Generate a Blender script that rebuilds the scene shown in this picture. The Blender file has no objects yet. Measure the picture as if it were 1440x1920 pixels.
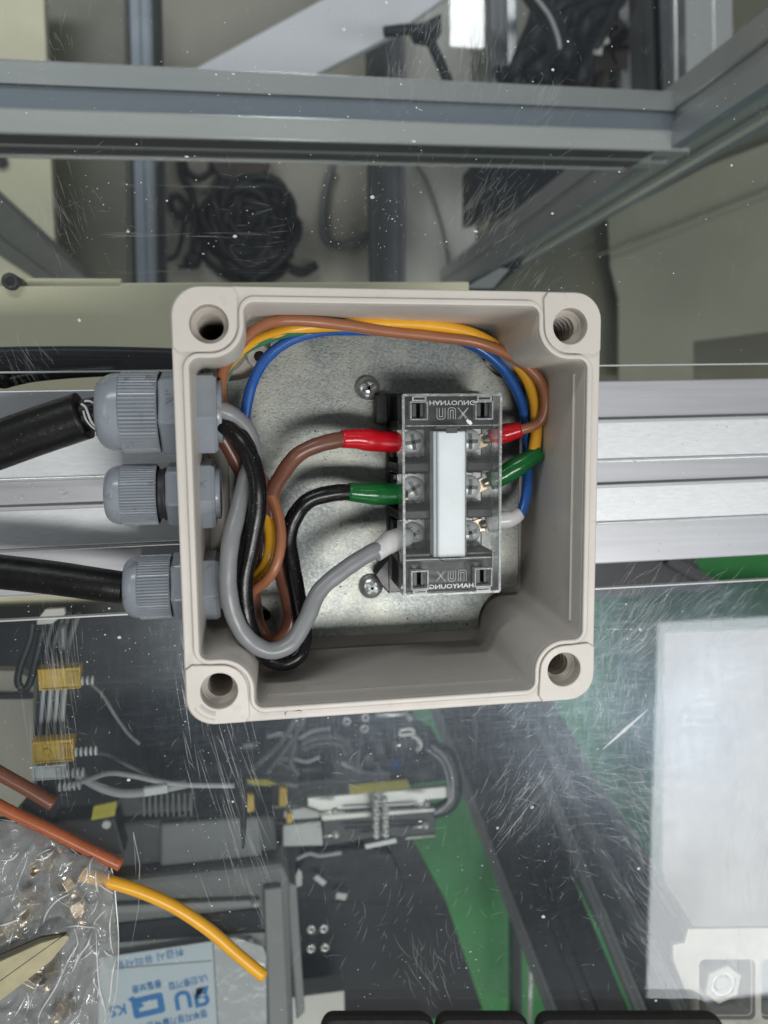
import bpy, bmesh, math, random
from mathutils import Vector, Matrix, noise
R_=math.radians; MM=0.001
sc=bpy.context.scene; COL=sc.collection
random.seed(7)
# ---------------------------------------------------------------- camera
CA,CB,CC=-0.11151,-0.16376,-0.00964
CAM=Vector((-41.539,24.983,229.088)); F=1500.0
ROT=(Matrix.Rotation(CC,3,'Z')@Matrix.Rotation(CB,3,'Y')@Matrix.Rotation(CA,3,'X'))
cd=bpy.data.cameras.new('camera'); cam=bpy.data.objects.new('camera',cd); COL.objects.link(cam)
cd.sensor_fit='VERTICAL'; cd.sensor_height=36; cd.lens=F/1920*36
cd.clip_start=0.005; cd.clip_end=50
cam.matrix_world=Matrix.Translation(CAM*MM)@ROT.to_4x4()
cd.dof.use_dof=True; cd.dof.focus_distance=0.262; cd.dof.aperture_fstop=13
sc.camera=cam
# ---------------------------------------------------------------- world, lamps, exposure
w=bpy.data.worlds.new('World'); sc.world=w; w.use_nodes=True
bg=w.node_tree.nodes['Background']; bg.inputs[0].default_value=(0.80,0.86,0.90,1); bg.inputs[1].default_value=0.14
def lamp(name,c,sx,sy,L,col=(1,0.98,0.94),rot=(0,0,0)):
    d=bpy.data.lights.new(name,'AREA'); d.shape='RECTANGLE'; d.size=sx*MM; d.size_y=sy*MM
    d.energy=L*math.pi*sx*sy*MM*MM; d.color=col
    o=bpy.data.objects.new(name,d); o.location=Vector(c)*MM; o.rotation_euler=rot; COL.objects.link(o); return o
lamp('ceiling_lamp',(1109,-861,1200),600,900,4.5,(0.95,0.97,1.0))
lamp('ceiling_lamp_overhead',(270,-500,1500),860,250,22.5,(1,0.985,0.95))
lamp('ceiling_lamp_window',(384,838,1200),66,215,12,(0.95,0.98,1.0))
lamp('ceiling_lamp_far',(-1900,300,1700),500,1200,2.5,(0.95,1,0.98))
lamp('added_fill_lamp_side',(-900,1950,1500),1500,400,13,(0.98,1,1))  # added fill lamp that lifts the inner walls of the box
lamp('ceiling_lamp_behind',(200,-2700,1500),1600,300,7,(1,0.98,0.95))
sc.view_settings.view_transform='Standard'; sc.view_settings.look='None'
sc.view_settings.exposure=0.12; sc.view_settings.gamma=1; sc.view_settings.use_curve_mapping=False
sc.render.engine='CYCLES'
sc.cycles.transparent_max_bounces=24; sc.cycles.max_bounces=10; sc.cycles.use_denoising=True
sc.cycles.caustics_reflective=False; sc.cycles.caustics_refractive=False
sc.cycles.sample_clamp_indirect=3
# ---------------------------------------------------------------- helpers
def pt(x,y,z):
    d=ROT@Vector(((x-720)/F,-(y-960)/F,-1.0)); t=(z-CAM.z)/d.z
    return CAM+d*t
def sca(z): return F/(CAM.z-z)            # pixels per mm at height z
class B:
    def __init__(s): s.v=[]; s.f=[]; s.s=[]
    def add(s,vs,fs,smooth=False):
        n=len(s.v); s.v+= [tuple(v) for v in vs]; s.f+=[tuple(i+n for i in f) for f in fs]; s.s+=[smooth]*len(fs); return s
    def box(s,c,size,rot=None):
        c=Vector(c); h=[a/2 for a in size]; vs=[]
        for k in range(8):
            p=Vector((h[0]*(1 if k&1 else -1),h[1]*(1 if k&2 else -1),h[2]*(1 if k&4 else -1)))
            vs.append(c+(rot@p if rot else p))
        return s.add(vs,[(0,2,3,1),(4,5,7,6),(0,1,5,4),(2,6,7,3),(0,4,6,2),(1,3,7,5)])
    def bx(s,x0,x1,y0,y1,z0,z1): return s.box(((x0+x1)/2,(y0+y1)/2,(z0+z1)/2),(x1-x0,y1-y0,z1-z0))
    def prism(s,poly,z0,z1):
        n=len(poly); P=[(p[0],p[1]) for p in poly]
        a=sum(P[i][0]*P[(i+1)%n][1]-P[(i+1)%n][0]*P[i][1] for i in range(n))
        if a<0: P=P[::-1]
        vs=[(x,y,z0) for x,y in P]+[(x,y,z1) for x,y in P]
        return s.add(vs,[tuple(range(n))[::-1],tuple(range(n,2*n))]+[(i,(i+1)%n,(i+1)%n+n,i+n) for i in range(n)])
    def pxslab(s,pp,z,th): return s.prism([pt(x,y,z)[:2] for x,y in pp],z-th,z)
    def lathe(s,prof,M=None,n=32,caps=(True,True),sm=True,phase=0):
        M=M or Matrix.Identity(4); vs=[]
        for r,z in prof:
            for k in range(n):
                a=2*math.pi*k/n+phase; rr=r(k) if callable(r) else r
                vs.append(M@Vector((rr*math.cos(a),rr*math.sin(a),z)))
        m=len(prof); fs=[(i*n+k,i*n+(k+1)%n,(i+1)*n+(k+1)%n,(i+1)*n+k) for i in range(m-1) for k in range(n)]
        s.add(vs,fs,sm); b=len(s.v)-len(vs)
        if caps[0]: s.f.append(tuple(b+k for k in range(n))[::-1]); s.s.append(False)
        if caps[1]: s.f.append(tuple(b+(m-1)*n+k for k in range(n))); s.s.append(False)
        return s
    def tube(s,pts,r,n=14,sub=7,closed=False):
        P=spline(pts,sub,closed); m=len(P)
        rr=[r(i/(m-1)) if callable(r) else r for i in range(m)]
        T=[(P[min(i+1,m-1)]-P[max(i-1,0)]).normalized() for i in range(m)]
        u=T[0].orthogonal().normalized(); vs=[]
        for i in range(m):
            u=(u-T[i]*u.dot(T[i]))
            u=u.normalized() if u.length>1e-6 else T[i].orthogonal().normalized()
            v=T[i].cross(u)
            for k in range(n):
                a=2*math.pi*k/n; vs.append(P[i]+(u*math.cos(a)+v*math.sin(a))*rr[i])
        fs=[(i*n+k,i*n+(k+1)%n,(i+1)*n+(k+1)%n,(i+1)*n+k) for i in range(m-1) for k in range(n)]
        s.add(vs,fs,True); b=len(s.v)-len(vs)
        s.f.append(tuple(b+k for k in range(n))[::-1]); s.s.append(False)
        s.f.append(tuple(b+(m-1)*n+k for k in range(n))); s.s.append(False)
        return s
    def sweep(s,sec,p0,p1,up=(0,0,1)):
        p0=Vector(p0);p1=Vector(p1); t=(p1-p0).normalized(); up=Vector(up); up=(up-t*up.dot(t)).normalized(); sd=t.cross(up)
        n=len(sec); vs=[p0+sd*a+up*b for a,b in sec]+[p1+sd*a+up*b for a,b in sec]
        return s.add(vs,[tuple(range(n)),tuple(range(n,2*n))[::-1]]+[(i,i+n,(i+1)%n+n,(i+1)%n) for i in range(n)])
def spline(pts,sub=7,closed=False):
    p=[Vector(q) for q in pts]
    if len(p)<3: return [p[0].lerp(p[1],i/sub) for i in range(sub+1)]
    out=[]; n=len(p)
    for i in range(n-1):
        a=p[i-1] if i>0 else p[0]*2-p[1]; b=p[i]; c=p[i+1]; d=p[i+2] if i+2<n else p[-1]*2-p[-2]
        for k in range(sub):
            t=k/sub; out.append(0.5*((2*b)+(c-a)*t+(2*a-5*b+4*c-d)*t*t+(3*b-a-3*c+d)*t**3))
    out.append(p[-1]); return out
def obj(name,b,mat,parent=None,bevel=0,seg=2,recalc=True):
    me=bpy.data.meshes.new(name); me.from_pydata([(x*MM,y*MM,z*MM) for x,y,z in b.v],[],b.f)
    me.polygons.foreach_set('use_smooth',b.s)
    if recalc:
        bm=bmesh.new(); bm.from_mesh(me); bmesh.ops.recalc_face_normals(bm,faces=bm.faces); bm.to_mesh(me); bm.free()
    me.materials.append(mat); me.update()
    o=bpy.data.objects.new(name,me); COL.objects.link(o)
    if parent: o.parent=parent; o.matrix_parent_inverse=parent.matrix_world.inverted() if 0 else Matrix.Translation(-parent.location)
    if bevel:
        m=o.modifiers.new('Bevel','BEVEL'); m.width=bevel*MM; m.segments=seg; m.limit_method='ANGLE'; m.angle_limit=R_(35); m.harden_normals=False
    return o
def thing(name,label,cat,loc=(0,0,0),group=None):
    o=bpy.data.objects.new(name,None); COL.objects.link(o); o.location=Vector(loc)*MM; o.empty_display_size=0.01
    return tag(o,label,cat,group)
def tag(o,label=None,cat=None,group=None,kind=None):
    for k,v in (('label',label),('category',cat),('group',group),('kind',kind)):
        if v: o[k]=v
    return o
def shape2d(name,outer,holes,z0,z1,mat,parent=None,bev=0.0,taper=None):
    cu=bpy.data.curves.new(name,'CURVE'); cu.dimensions='2D'; cu.fill_mode='BOTH'
    for lp in [outer]+holes:
        sp=cu.splines.new('POLY'); sp.points.add(len(lp)-1); sp.use_cyclic_u=True
        for i,p in enumerate(lp): sp.points[i].co=(p[0],p[1],0,1)
    cu.extrude=(z1-z0)/2-bev; cu.bevel_depth=bev; cu.bevel_resolution=2; cu.offset=-bev
    o=bpy.data.objects.new(name,cu); COL.objects.link(o)
    me=bpy.data.meshes.new_from_object(o.evaluated_get(bpy.context.evaluated_depsgraph_get()))
    bpy.data.objects.remove(o); bpy.data.curves.remove(cu)
    zc=(z0+z1)/2
    for v in me.vertices:
        x,y,z=v.co; z+=zc; k=1
        if taper:
            k=taper(z); sx=1 if x>0 else -1; sy=1 if y>0 else -1; ax,ay=abs(x),abs(y)
            if 38<ax<58 and 38<ay<58 and min((x-h_[0])**2+(y-h_[1])**2 for h_ in HOLES)>6.6**2:
                g={(1,-1):2.6,(-1,-1):2.5,(1,1):0.2,(-1,1):0.0}[(sx,sy)]*(-z/57)
                x-=sx*g*min(1,max(0,(57.7-ax)/7)); y-=sy*g*min(1,max(0,(57.7-ay)/7))
        v.co=(x*k*MM,y*k*MM,z*MM)
    bm=bmesh.new(); bm.from_mesh(me); bmesh.ops.remove_doubles(bm,verts=bm.verts,dist=1e-6); bmesh.ops.recalc_face_normals(bm,faces=bm.faces)
    for f in bm.faces: f.smooth=abs(f.normal.z)<0.99
    for e in bm.edges:
        if len(e.link_faces)==2 and e.calc_face_angle(0)>R_(40): e.smooth=False
    bm.to_mesh(me); bm.free()
    me.materials.clear(); me.materials.append(mat); me.name=name
    o=bpy.data.objects.new(name,me); COL.objects.link(o)
    if parent: o.parent=parent; o.matrix_parent_inverse=Matrix.Translation(-parent.location)
    return o
def circ(c,r,n=40,a0=0): return [(c[0]+r*math.cos(a0+2*math.pi*k/n),c[1]+r*math.sin(a0+2*math.pi*k/n)) for k in range(n)]
def rrect(x0,x1,y0,y1,r,n=8):
    out=[]
    for cx,cy,a in ((x1-r,y1-r,0),(x0+r,y1-r,90),(x0+r,y0+r,180),(x1-r,y0+r,270)):
        for k in range(n+1): t=R_(a+90*k/n); out.append((cx+r*math.cos(t),cy+r*math.sin(t)))
    return out
def text(name,s,origin,h,rot,mat,parent,mirror=False,th=0.08,align='LEFT',xs=1.0,bold=0.0,res=3):
    cu=bpy.data.curves.new(name,'FONT'); cu.body=s; cu.size=h*1.38; cu.extrude=th; cu.align_x=align; cu.offset=bold*h; cu.resolution_u=res
    o=bpy.data.objects.new(name,cu); COL.objects.link(o)
    me=bpy.data.meshes.new_from_object(o.evaluated_get(bpy.context.evaluated_depsgraph_get()))
    bpy.data.objects.remove(o); bpy.data.curves.remove(cu)
    Mx=Matrix.Translation(Vector(origin))@Matrix.Rotation(R_(rot),4,'Z')@Matrix.Diagonal((xs*(-1 if mirror else 1),1,1,1))
    for v in me.vertices: v.co=(Mx@v.co)*MM
    if mirror: me.flip_normals()
    me.materials.clear(); me.materials.append(mat)
    o=bpy.data.objects.new(name,me); COL.objects.link(o)
    if parent: o.parent=parent; o.matrix_parent_inverse=Matrix.Translation(-parent.location)
    return o
# ---------------------------------------------------------------- materials
def _mat(name):
    m=bpy.data.materials.new(name); m.use_nodes=True; nt=m.node_tree; nt.nodes.clear()
    out=nt.nodes.new('ShaderNodeOutputMaterial'); return m,nt,out
def nd(nt,t,**k):
    n=nt.nodes.new(t)
    for a,v in k.items():
        if a.startswith('i_'): n.inputs[a[2:].replace('_',' ')].default_value=v
        else: setattr(n,a,v)
    return n
def coord(nt,sc3=(1,1,1),rot=(0,0,0)):
    c=nd(nt,'ShaderNodeTexCoord'); mp=nd(nt,'ShaderNodeMapping'); mp.inputs['Scale'].default_value=sc3; mp.inputs['Rotation'].default_value=rot
    nt.links.new(c.outputs['Object'],mp.inputs['Vector']); return mp.outputs[0]
def noi(nt,vec,mm,detail=3,rough=0.55,dist=0):
    n=nd(nt,'ShaderNodeTexNoise'); n.inputs['Scale'].default_value=1000.0/mm; n.inputs['Detail'].default_value=detail; n.inputs['Roughness'].default_value=rough; n.inputs['Distortion'].default_value=dist
    nt.links.new(vec,n.inputs['Vector']); return n.outputs['Fac']
def ramp(nt,fac,a,b,c0=(0,0,0,1),c1=(1,1,1,1)):
    r=nd(nt,'ShaderNodeValToRGB'); r.color_ramp.elements[0].position=a; r.color_ramp.elements[1].position=b
    r.color_ramp.elements[0].color=c0; r.color_ramp.elements[1].color=c1; nt.links.new(fac,r.inputs[0]); return r.outputs[0]
def mixc(nt,fac,a,b,mode='MIX'):
    m=nd(nt,'ShaderNodeMix',data_type='RGBA',blend_type=mode)
    for s,v in ((m.inputs[0],fac),(m.inputs[6],a),(m.inputs[7],b)):
        if hasattr(v,'links') or hasattr(v,'is_linked'): nt.links.new(v,s)
        else: s.default_value=v if not isinstance(v,tuple) or len(v)==4 else (*v,1)
    return m.outputs[2]
def pbr(name,col,rough=0.5,metal=0.0,var=0.12,mm=6,speck=0.0,speckcol=(0.75,0.75,0.72),speckmm=0.5,bump=0.0,bumpmm=1.0,dark=None,stretch=(1,1,1),coat=0.0,spec=0.5):
    m,nt,out=_mat(name); p=nd(nt,'ShaderNodeBsdfPrincipled'); nt.links.new(p.outputs[0],out.inputs[0])
    v=coord(nt,stretch); c1=(*[min(1,x*(1+var)) for x in col],1); c0=(*[x*(1-var) for x in col],1)
    c=ramp(nt,noi(nt,v,mm,5,0.6),0.3,0.7,c0,c1)
    if dark: c=mixc(nt,ramp(nt,noi(nt,coord(nt),dark[1],3,0.7),dark[2],dark[2]+0.10),c,(*dark[0],1))
    if speck: c=mixc(nt,ramp(nt,noi(nt,coord(nt),speckmm,2,0.5),0.80-speck,0.83-speck),c,(*speckcol,1))
    nt.links.new(c,p.inputs['Base Color'])
    r=nd(nt,'ShaderNodeMapRange'); nt.links.new(noi(nt,v,mm*0.6,4),r.inputs[0]); r.inputs[3].default_value=max(0.02,rough*0.8); r.inputs[4].default_value=min(1,rough*1.25)
    nt.links.new(r.outputs[0],p.inputs['Roughness']); p.inputs['Metallic'].default_value=metal; p.inputs['Coat Weight'].default_value=coat
    p.inputs['Coat Roughness'].default_value=0.15; p.inputs['Specular IOR Level'].default_value=spec
    if bump:
        b=nd(nt,'ShaderNodeBump'); b.inputs['Strength'].default_value=bump; b.inputs['Distance'].default_value=bumpmm*MM*0.25
        nt.links.new(noi(nt,v,bumpmm,3),b.inputs['Height']); nt.links.new(b.outputs[0],p.inputs['Normal'])
    return m
M={}
M['box']=pbr('warm_grey_plastic',(0.61,0.575,0.525),0.36,var=0.04,mm=18,speck=0.03,speckcol=(0.16,0.14,0.12),speckmm=0.9,bump=0.10,bumpmm=1.2,dark=((0.56,0.525,0.475),9,0.60))
M['hole']=pbr('box_plastic_in_hole',(0.50,0.46,0.41),0.4,var=0.05)
M['black_void']=pbr('black_hollow',(0.006,0.006,0.006),0.8)
M['nylon']=pbr('grey_nylon',(0.27,0.30,0.335),0.21,var=0.07,mm=9,speck=0.035,speckmm=0.6,dark=((0.19,0.205,0.225),5,0.60),bump=0.08,bumpmm=3)
M['nylon_dark']=pbr('dark_rubber_ring',(0.03,0.03,0.035),0.5)
M['black_pvc']=pbr('black_cable_sheath',(0.006,0.006,0.006),0.38,var=0.4,mm=7,speck=0.06,speckmm=0.4,bump=0.25,bumpmm=2.5,spec=0.28)
M['black_wire']=pbr('black_wire_sheath',(0.005,0.005,0.006),0.27,var=0.3,mm=5,speck=0.07,speckmm=0.35,bump=0.08,bumpmm=3,spec=0.4)
M['grey_wire']=pbr('grey_wire_sheath',(0.235,0.245,0.255),0.32,var=0.07,mm=8,speck=0.05,speckmm=0.5)
M['brown']=pbr('brown_wire_sheath',(0.34,0.135,0.065),0.32,var=0.10,mm=7,speck=0.05,speckmm=0.4,speckcol=(0.6,0.4,0.3))
M['brown_dark']=pbr('dark_brown_wire_sheath',(0.155,0.062,0.04),0.3,var=0.12,mm=7,speck=0.05,speckmm=0.4,speckcol=(0.5,0.4,0.35))
M['orange']=pbr('rust_brown_sheath',(0.36,0.10,0.04),0.3,var=0.12,mm=6,speck=0.07,speckmm=0.5)
M['yellow']=pbr('yellow_wire_sheath',(0.80,0.40,0.025),0.32,var=0.06,mm=6,speck=0.03,speckmm=0.5,speckcol=(0.9,0.7,0.3))
M['green_stripe']=pbr('green_stripe',(0.05,0.20,0.10),0.35)
M['blue']=pbr('blue_wire_sheath',(0.022,0.10,0.36),0.26,var=0.08,mm=8)
M['red_sleeve']=pbr('red_sleeve',(0.50,0.005,0.014),0.2,var=0.12,mm=3,bump=0.15,bumpmm=2.5)
M['green_sleeve']=pbr('green_sleeve',(0.006,0.115,0.025),0.2,var=0.15,mm=3,bump=0.15,bumpmm=2.5)
M['white_sleeve']=pbr('white_sleeve',(0.62,0.62,0.62),0.25,var=0.06,mm=3,bump=0.12,bumpmm=2.5)
M['clamp']=pbr('tinned_clamp',(0.88,0.90,0.90),0.30,0.15,var=0.15,mm=2,bump=0.2,bumpmm=1.2)
M['tin']=pbr('tinned_copper',(0.75,0.62,0.45),0.28,1.0,var=0.1,mm=2,bump=0.1,bumpmm=1)
M['screw']=pbr('nickel_screw',(0.74,0.77,0.77),0.24,0.85,var=0.08,mm=2,bump=0.12,bumpmm=1.2)
M['screw_dark']=pbr('dark_recess',(0.10,0.11,0.11),0.35,1.0,var=0.2,mm=1)
M['bakelite']=pbr('black_moulding',(0.011,0.012,0.013),0.33,var=0.25,mm=3,speck=0.05,speckmm=0.5,bump=0.1,bumpmm=2)
M['label_white']=pbr('white_marker_strip',(0.70,0.75,0.77),0.4,var=0.05,mm=9,speck=0.012,speckmm=0.8,speckcol=(0.1,0.1,0.1))
M['alu']=pbr('aluminium_satin',(0.44,0.45,0.475),0.42,0.55,var=0.05,mm=7,stretch=(0.1,3,1),speck=0.03,speckmm=0.7,speckcol=(0.8,0.8,0.8))
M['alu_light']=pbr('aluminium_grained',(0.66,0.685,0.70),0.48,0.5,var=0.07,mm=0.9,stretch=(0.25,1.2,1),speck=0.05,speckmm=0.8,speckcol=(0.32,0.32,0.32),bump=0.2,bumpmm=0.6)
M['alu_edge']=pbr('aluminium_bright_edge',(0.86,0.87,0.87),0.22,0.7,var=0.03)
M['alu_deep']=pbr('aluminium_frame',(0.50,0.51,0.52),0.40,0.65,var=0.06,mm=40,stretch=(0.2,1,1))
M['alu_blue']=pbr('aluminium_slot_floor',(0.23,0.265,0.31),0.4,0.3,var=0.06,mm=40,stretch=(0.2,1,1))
M['alu_pale']=pbr('aluminium_lit_tone',(0.56,0.575,0.57),0.35,0.3,var=0.06,mm=40,stretch=(0.2,1,1))
M['alu_dark']=pbr('aluminium_dark_grey',(0.16,0.17,0.18),0.45,0.6,var=0.1,mm=40)  # darker grey aluminium of two far bars
M['cream']=pbr('cream_painted_steel',(0.80,0.76,0.55),0.42,var=0.04,mm=60,speck=0.01,speckmm=2.2,speckcol=(0.1,0.1,0.07))
M['olive']=pbr('olive_panel',(0.17,0.17,0.125),0.4,var=0.08,mm=120)
M['olive_light']=pbr('olive_light_panel',(0.26,0.265,0.20),0.45,var=0.06,mm=120)
M['beige']=pbr('beige_floor',(0.42,0.395,0.335),0.5,var=0.05,mm=200)
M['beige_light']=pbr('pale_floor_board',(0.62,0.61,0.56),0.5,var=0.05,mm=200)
M['green']=pbr('green_floor_paint',(0.040,0.235,0.065),0.35,var=0.10,mm=160,speck=0.03,speckmm=4,speckcol=(0.4,0.5,0.4))
M['charcoal']=pbr('charcoal_panel',(0.009,0.011,0.014),0.35,var=0.15,mm=60,speck=0.05,speckmm=2,speckcol=(0.12,0.12,0.12))
M['black']=pbr('black_plastic',(0.012,0.013,0.015),0.35,var=0.2,mm=20)
M['black_rubber']=pbr('black_rubber',(0.008,0.008,0.007),0.7,var=0.2,mm=5)
M['grey_encl']=pbr('grey_enclosure',(0.165,0.17,0.17),0.4,var=0.06,mm=30)
M['grey_encl2']=pbr('grey_enclosure_light',(0.24,0.245,0.245),0.4,var=0.05,mm=30)
M['grey_dark']=pbr('dark_grey_metal',(0.06,0.063,0.064),0.42,0.2,var=0.1,mm=30)
M['paper']=pbr('pale_blue_label',(0.50,0.56,0.60),0.3,var=0.04,mm=30)
M['paper_white']=pbr('white_block_plastic',(0.50,0.51,0.50),0.45,var=0.05,mm=8)
M['ink']=pbr('blue_ink',(0.03,0.17,0.42),0.4,var=0.15,mm=2)
M['conn_yellow']=pbr('yellow_connector',(0.55,0.36,0.03),0.35,var=0.15,mm=3,bump=0.2,bumpmm=2)
M['tag_yellow']=pbr('yellow_tag',(0.40,0.36,0.03),0.4,var=0.15,mm=6)
M['conn_white']=pbr('white_connector',(0.58,0.60,0.61),0.35,var=0.1,mm=3)
M['cable_grey']=pbr('pale_grey_cable',(0.42,0.43,0.43),0.4,var=0.15,mm=10)
M['cable_mid']=pbr('mid_grey_cable',(0.16,0.165,0.16),0.4,var=0.2,mm=10)
M['cable_dark']=pbr('dark_cable',(0.009,0.010,0.013),0.5,var=0.3,mm=15)
M['cable_blue']=pbr('dark_blue_cable',(0.02,0.03,0.08),0.35,var=0.2,mm=8)
M['silver']=pbr('bright_steel',(0.84,0.83,0.80),0.28,0.75,var=0.08,mm=25,stretch=(0.3,1,1))
M['brass']=pbr('brass',(0.40,0.31,0.19),0.28,0.9,var=0.25,mm=3,bump=0.3,bumpmm=3)
M['beige_strip']=pbr('beige_plastic_strip',(0.42,0.38,0.24),0.4,var=0.12,mm=6)
M['glare_backing']=pbr('glare_backing_grey',(0.24,0.23,0.215),0.5,var=0.40,mm=110)
M['brown_edge']=pbr('dark_olive_brown',(0.045,0.038,0.018),0.5)
M['rust']=pbr('brown_dark_clutter',(0.055,0.040,0.034),0.5,var=0.4,mm=30)
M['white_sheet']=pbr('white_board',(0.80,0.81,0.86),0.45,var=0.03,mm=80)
M['ivory']=pbr('ivory_plastic',(0.40,0.365,0.31),0.3,var=0.14,mm=7,bump=0.15,bumpmm=5)
M['dust']=pbr('dust_flakes',(0.80,0.82,0.82),0.55,var=0.1,mm=3)
M['dust_dark']=pbr('dark_grit',(0.03,0.03,0.03),0.6)
# zinc plated sheet: grey-green with spangle and black pits
def zinc():
    m,nt,out=_mat('zinc_plated_steel'); p=nd(nt,'ShaderNodeBsdfPrincipled'); nt.links.new(p.outputs[0],out.inputs[0]); v=coord(nt)
    c=ramp(nt,noi(nt,v,26,4,0.6,0.9),0.36,0.64,(0.15,0.17,0.18,1),(0.31,0.32,0.285,1))
    c=mixc(nt,ramp(nt,noi(nt,v,1.1,3,0.7),0.40,0.85),c,(0.38,0.39,0.35,1),'MIX'); 
    vv=coord(nt,(0.35,1.6,1)); v2=coord(nt,(1.6,0.35,1))
    c=mixc(nt,ramp(nt,noi(nt,vv,0.55,2,0.6),0.645,0.69),c,(0.07,0.075,0.07,1))
    c=mixc(nt,ramp(nt,noi(nt,v2,0.6,2,0.6),0.675,0.71),c,(0.09,0.105,0.10,1))
    c=mixc(nt,ramp(nt,noi(nt,v,1.6,1,0.5),0.77,0.79),c,(0.02,0.02,0.02,1))
    nt.links.new(c,p.inputs['Base Color']); p.inputs['Metallic'].default_value=0.62
    r=nd(nt,'ShaderNodeMapRange'); nt.links.new(noi(nt,v,16,3),r.inputs[0]); r.inputs[3].default_value=0.28; r.inputs[4].default_value=0.55
    nt.links.new(r.outputs[0],p.inputs['Roughness'])
    b=nd(nt,'ShaderNodeBump'); b.inputs['Strength'].default_value=0.25; b.inputs['Distance'].default_value=0.0002
    nt.links.new(noi(nt,v,0.7,3),b.inputs['Height']); nt.links.new(b.outputs[0],p.inputs['Normal']); return m
M['zinc']=zinc()
# clear plastic: transparent sheet with a Fresnel mirror, plus a worn layer that scatters (scratch haze, tinted with lamp glow)
def clear(name,tint=(0.93,0.95,0.94),fres=1.45,base=0.0,haze=0.0,hazer=0.28,hazemm=3,diff=0.0,rough=0.0,bump=0,bumpmm=4,edge=False,stretch=(1,1,1),glare_patch=None):
    m,nt,out=_mat(name); L=nt.links
    tr=nd(nt,'ShaderNodeBsdfTransparent'); tr.inputs[0].default_value=(*tint,1)
    gl=nd(nt,'ShaderNodeBsdfGlossy'); gl.inputs['Roughness'].default_value=rough; gl.inputs['Color'].default_value=(1,1,1,1)
    fr=nd(nt,'ShaderNodeFresnel'); ge=nd(nt,'ShaderNodeNewGeometry'); io=nd(nt,'ShaderNodeMapRange'); io.inputs[3].default_value=fres; io.inputs[4].default_value=1/fres
    L.new(ge.outputs['Backfacing'],io.inputs[0]); L.new(io.outputs[0],fr.inputs['IOR'])
    if bump:
        b=nd(nt,'ShaderNodeBump'); b.inputs['Strength'].default_value=bump; b.inputs['Distance'].default_value=bumpmm*MM*0.3
        L.new(noi(nt,coord(nt,stretch),bumpmm,3,0.6,0.5),b.inputs['Height']); L.new(b.outputs[0],gl.inputs['Normal']); L.new(b.outputs[0],fr.inputs['Normal'])
    fac=fr.outputs[0]
    if base:
        a=nd(nt,'ShaderNodeMath',operation='ADD'); L.new(fac,a.inputs[0]); a.inputs[1].default_value=base; a.use_clamp=True; fac=a.outputs[0]
    mx=nd(nt,'ShaderNodeMixShader'); L.new(fac,mx.inputs[0]); L.new(tr.outputs[0],mx.inputs[1]); L.new(gl.outputs[0],mx.inputs[2]); sh=mx.outputs[0]
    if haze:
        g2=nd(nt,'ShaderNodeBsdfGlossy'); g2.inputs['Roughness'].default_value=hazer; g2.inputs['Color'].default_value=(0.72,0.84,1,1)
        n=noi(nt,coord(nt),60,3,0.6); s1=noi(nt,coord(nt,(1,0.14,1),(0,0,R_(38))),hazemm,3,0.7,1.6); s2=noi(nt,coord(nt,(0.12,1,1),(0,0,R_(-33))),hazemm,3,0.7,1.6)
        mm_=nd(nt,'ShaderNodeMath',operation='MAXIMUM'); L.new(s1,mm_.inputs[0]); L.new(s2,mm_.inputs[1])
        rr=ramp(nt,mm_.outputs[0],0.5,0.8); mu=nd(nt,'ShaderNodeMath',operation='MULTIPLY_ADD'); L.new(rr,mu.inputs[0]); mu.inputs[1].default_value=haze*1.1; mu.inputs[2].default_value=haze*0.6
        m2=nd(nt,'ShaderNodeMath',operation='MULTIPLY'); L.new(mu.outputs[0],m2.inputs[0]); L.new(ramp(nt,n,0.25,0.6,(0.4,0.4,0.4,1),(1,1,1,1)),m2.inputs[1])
        if glare_patch:                                   # lamp glow put into the material: haze boosted round the reflection
            tc=nd(nt,'ShaderNodeTexCoord'); vm=nd(nt,'ShaderNodeVectorMath',operation='DISTANCE'); L.new(tc.outputs['Object'],vm.inputs[0]); vm.inputs[1].default_value=(glare_patch[0]*MM,glare_patch[1]*MM,glare_patch[2]*MM)
            mr=nd(nt,'ShaderNodeMapRange'); L.new(vm.outputs['Value'],mr.inputs[0]); mr.inputs[1].default_value=glare_patch[3]*MM; mr.inputs[2].default_value=glare_patch[4]*MM; mr.inputs[3].default_value=glare_patch[5]; mr.inputs[4].default_value=1.0; mr.interpolation_type='SMOOTHSTEP'
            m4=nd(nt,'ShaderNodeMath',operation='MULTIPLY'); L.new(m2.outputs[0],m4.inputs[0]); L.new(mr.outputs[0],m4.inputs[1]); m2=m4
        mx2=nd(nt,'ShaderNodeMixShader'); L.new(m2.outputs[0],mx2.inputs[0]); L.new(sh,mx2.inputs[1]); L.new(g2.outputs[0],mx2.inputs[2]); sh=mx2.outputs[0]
    if diff:
        d=nd(nt,'ShaderNodeBsdfDiffuse'); d.inputs[0].default_value=(0.8,0.82,0.82,1)
        mx3=nd(nt,'ShaderNodeMixShader'); mx3.inputs[0].default_value=diff; L.new(sh,mx3.inputs[1]); L.new(d.outputs[0],mx3.inputs[2]); sh=mx3.outputs[0]
    L.new(sh,out.inputs[0]); return m
M['acrylic']=clear('scratched_acrylic',(0.96,0.975,0.97),1.49,haze=0.017,hazer=0.25)
M['acrylic_glare']=clear('scratched_acrylic_lamp_haze',(0.96,0.975,0.97),1.49,haze=0.016,hazer=0.30,hazemm=2.2,glare_patch=(121,-97,-66,10,88,5.0))
M['cover']=clear('clear_cover',(0.94,0.95,0.95),1.5,base=0.01,diff=0.02)
M['cover_edge']=clear('clear_cover_rim',(0.72,0.76,0.76),1.5,base=0.05,diff=0.17,rough=0.34,bump=0.6,bumpmm=2)
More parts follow.
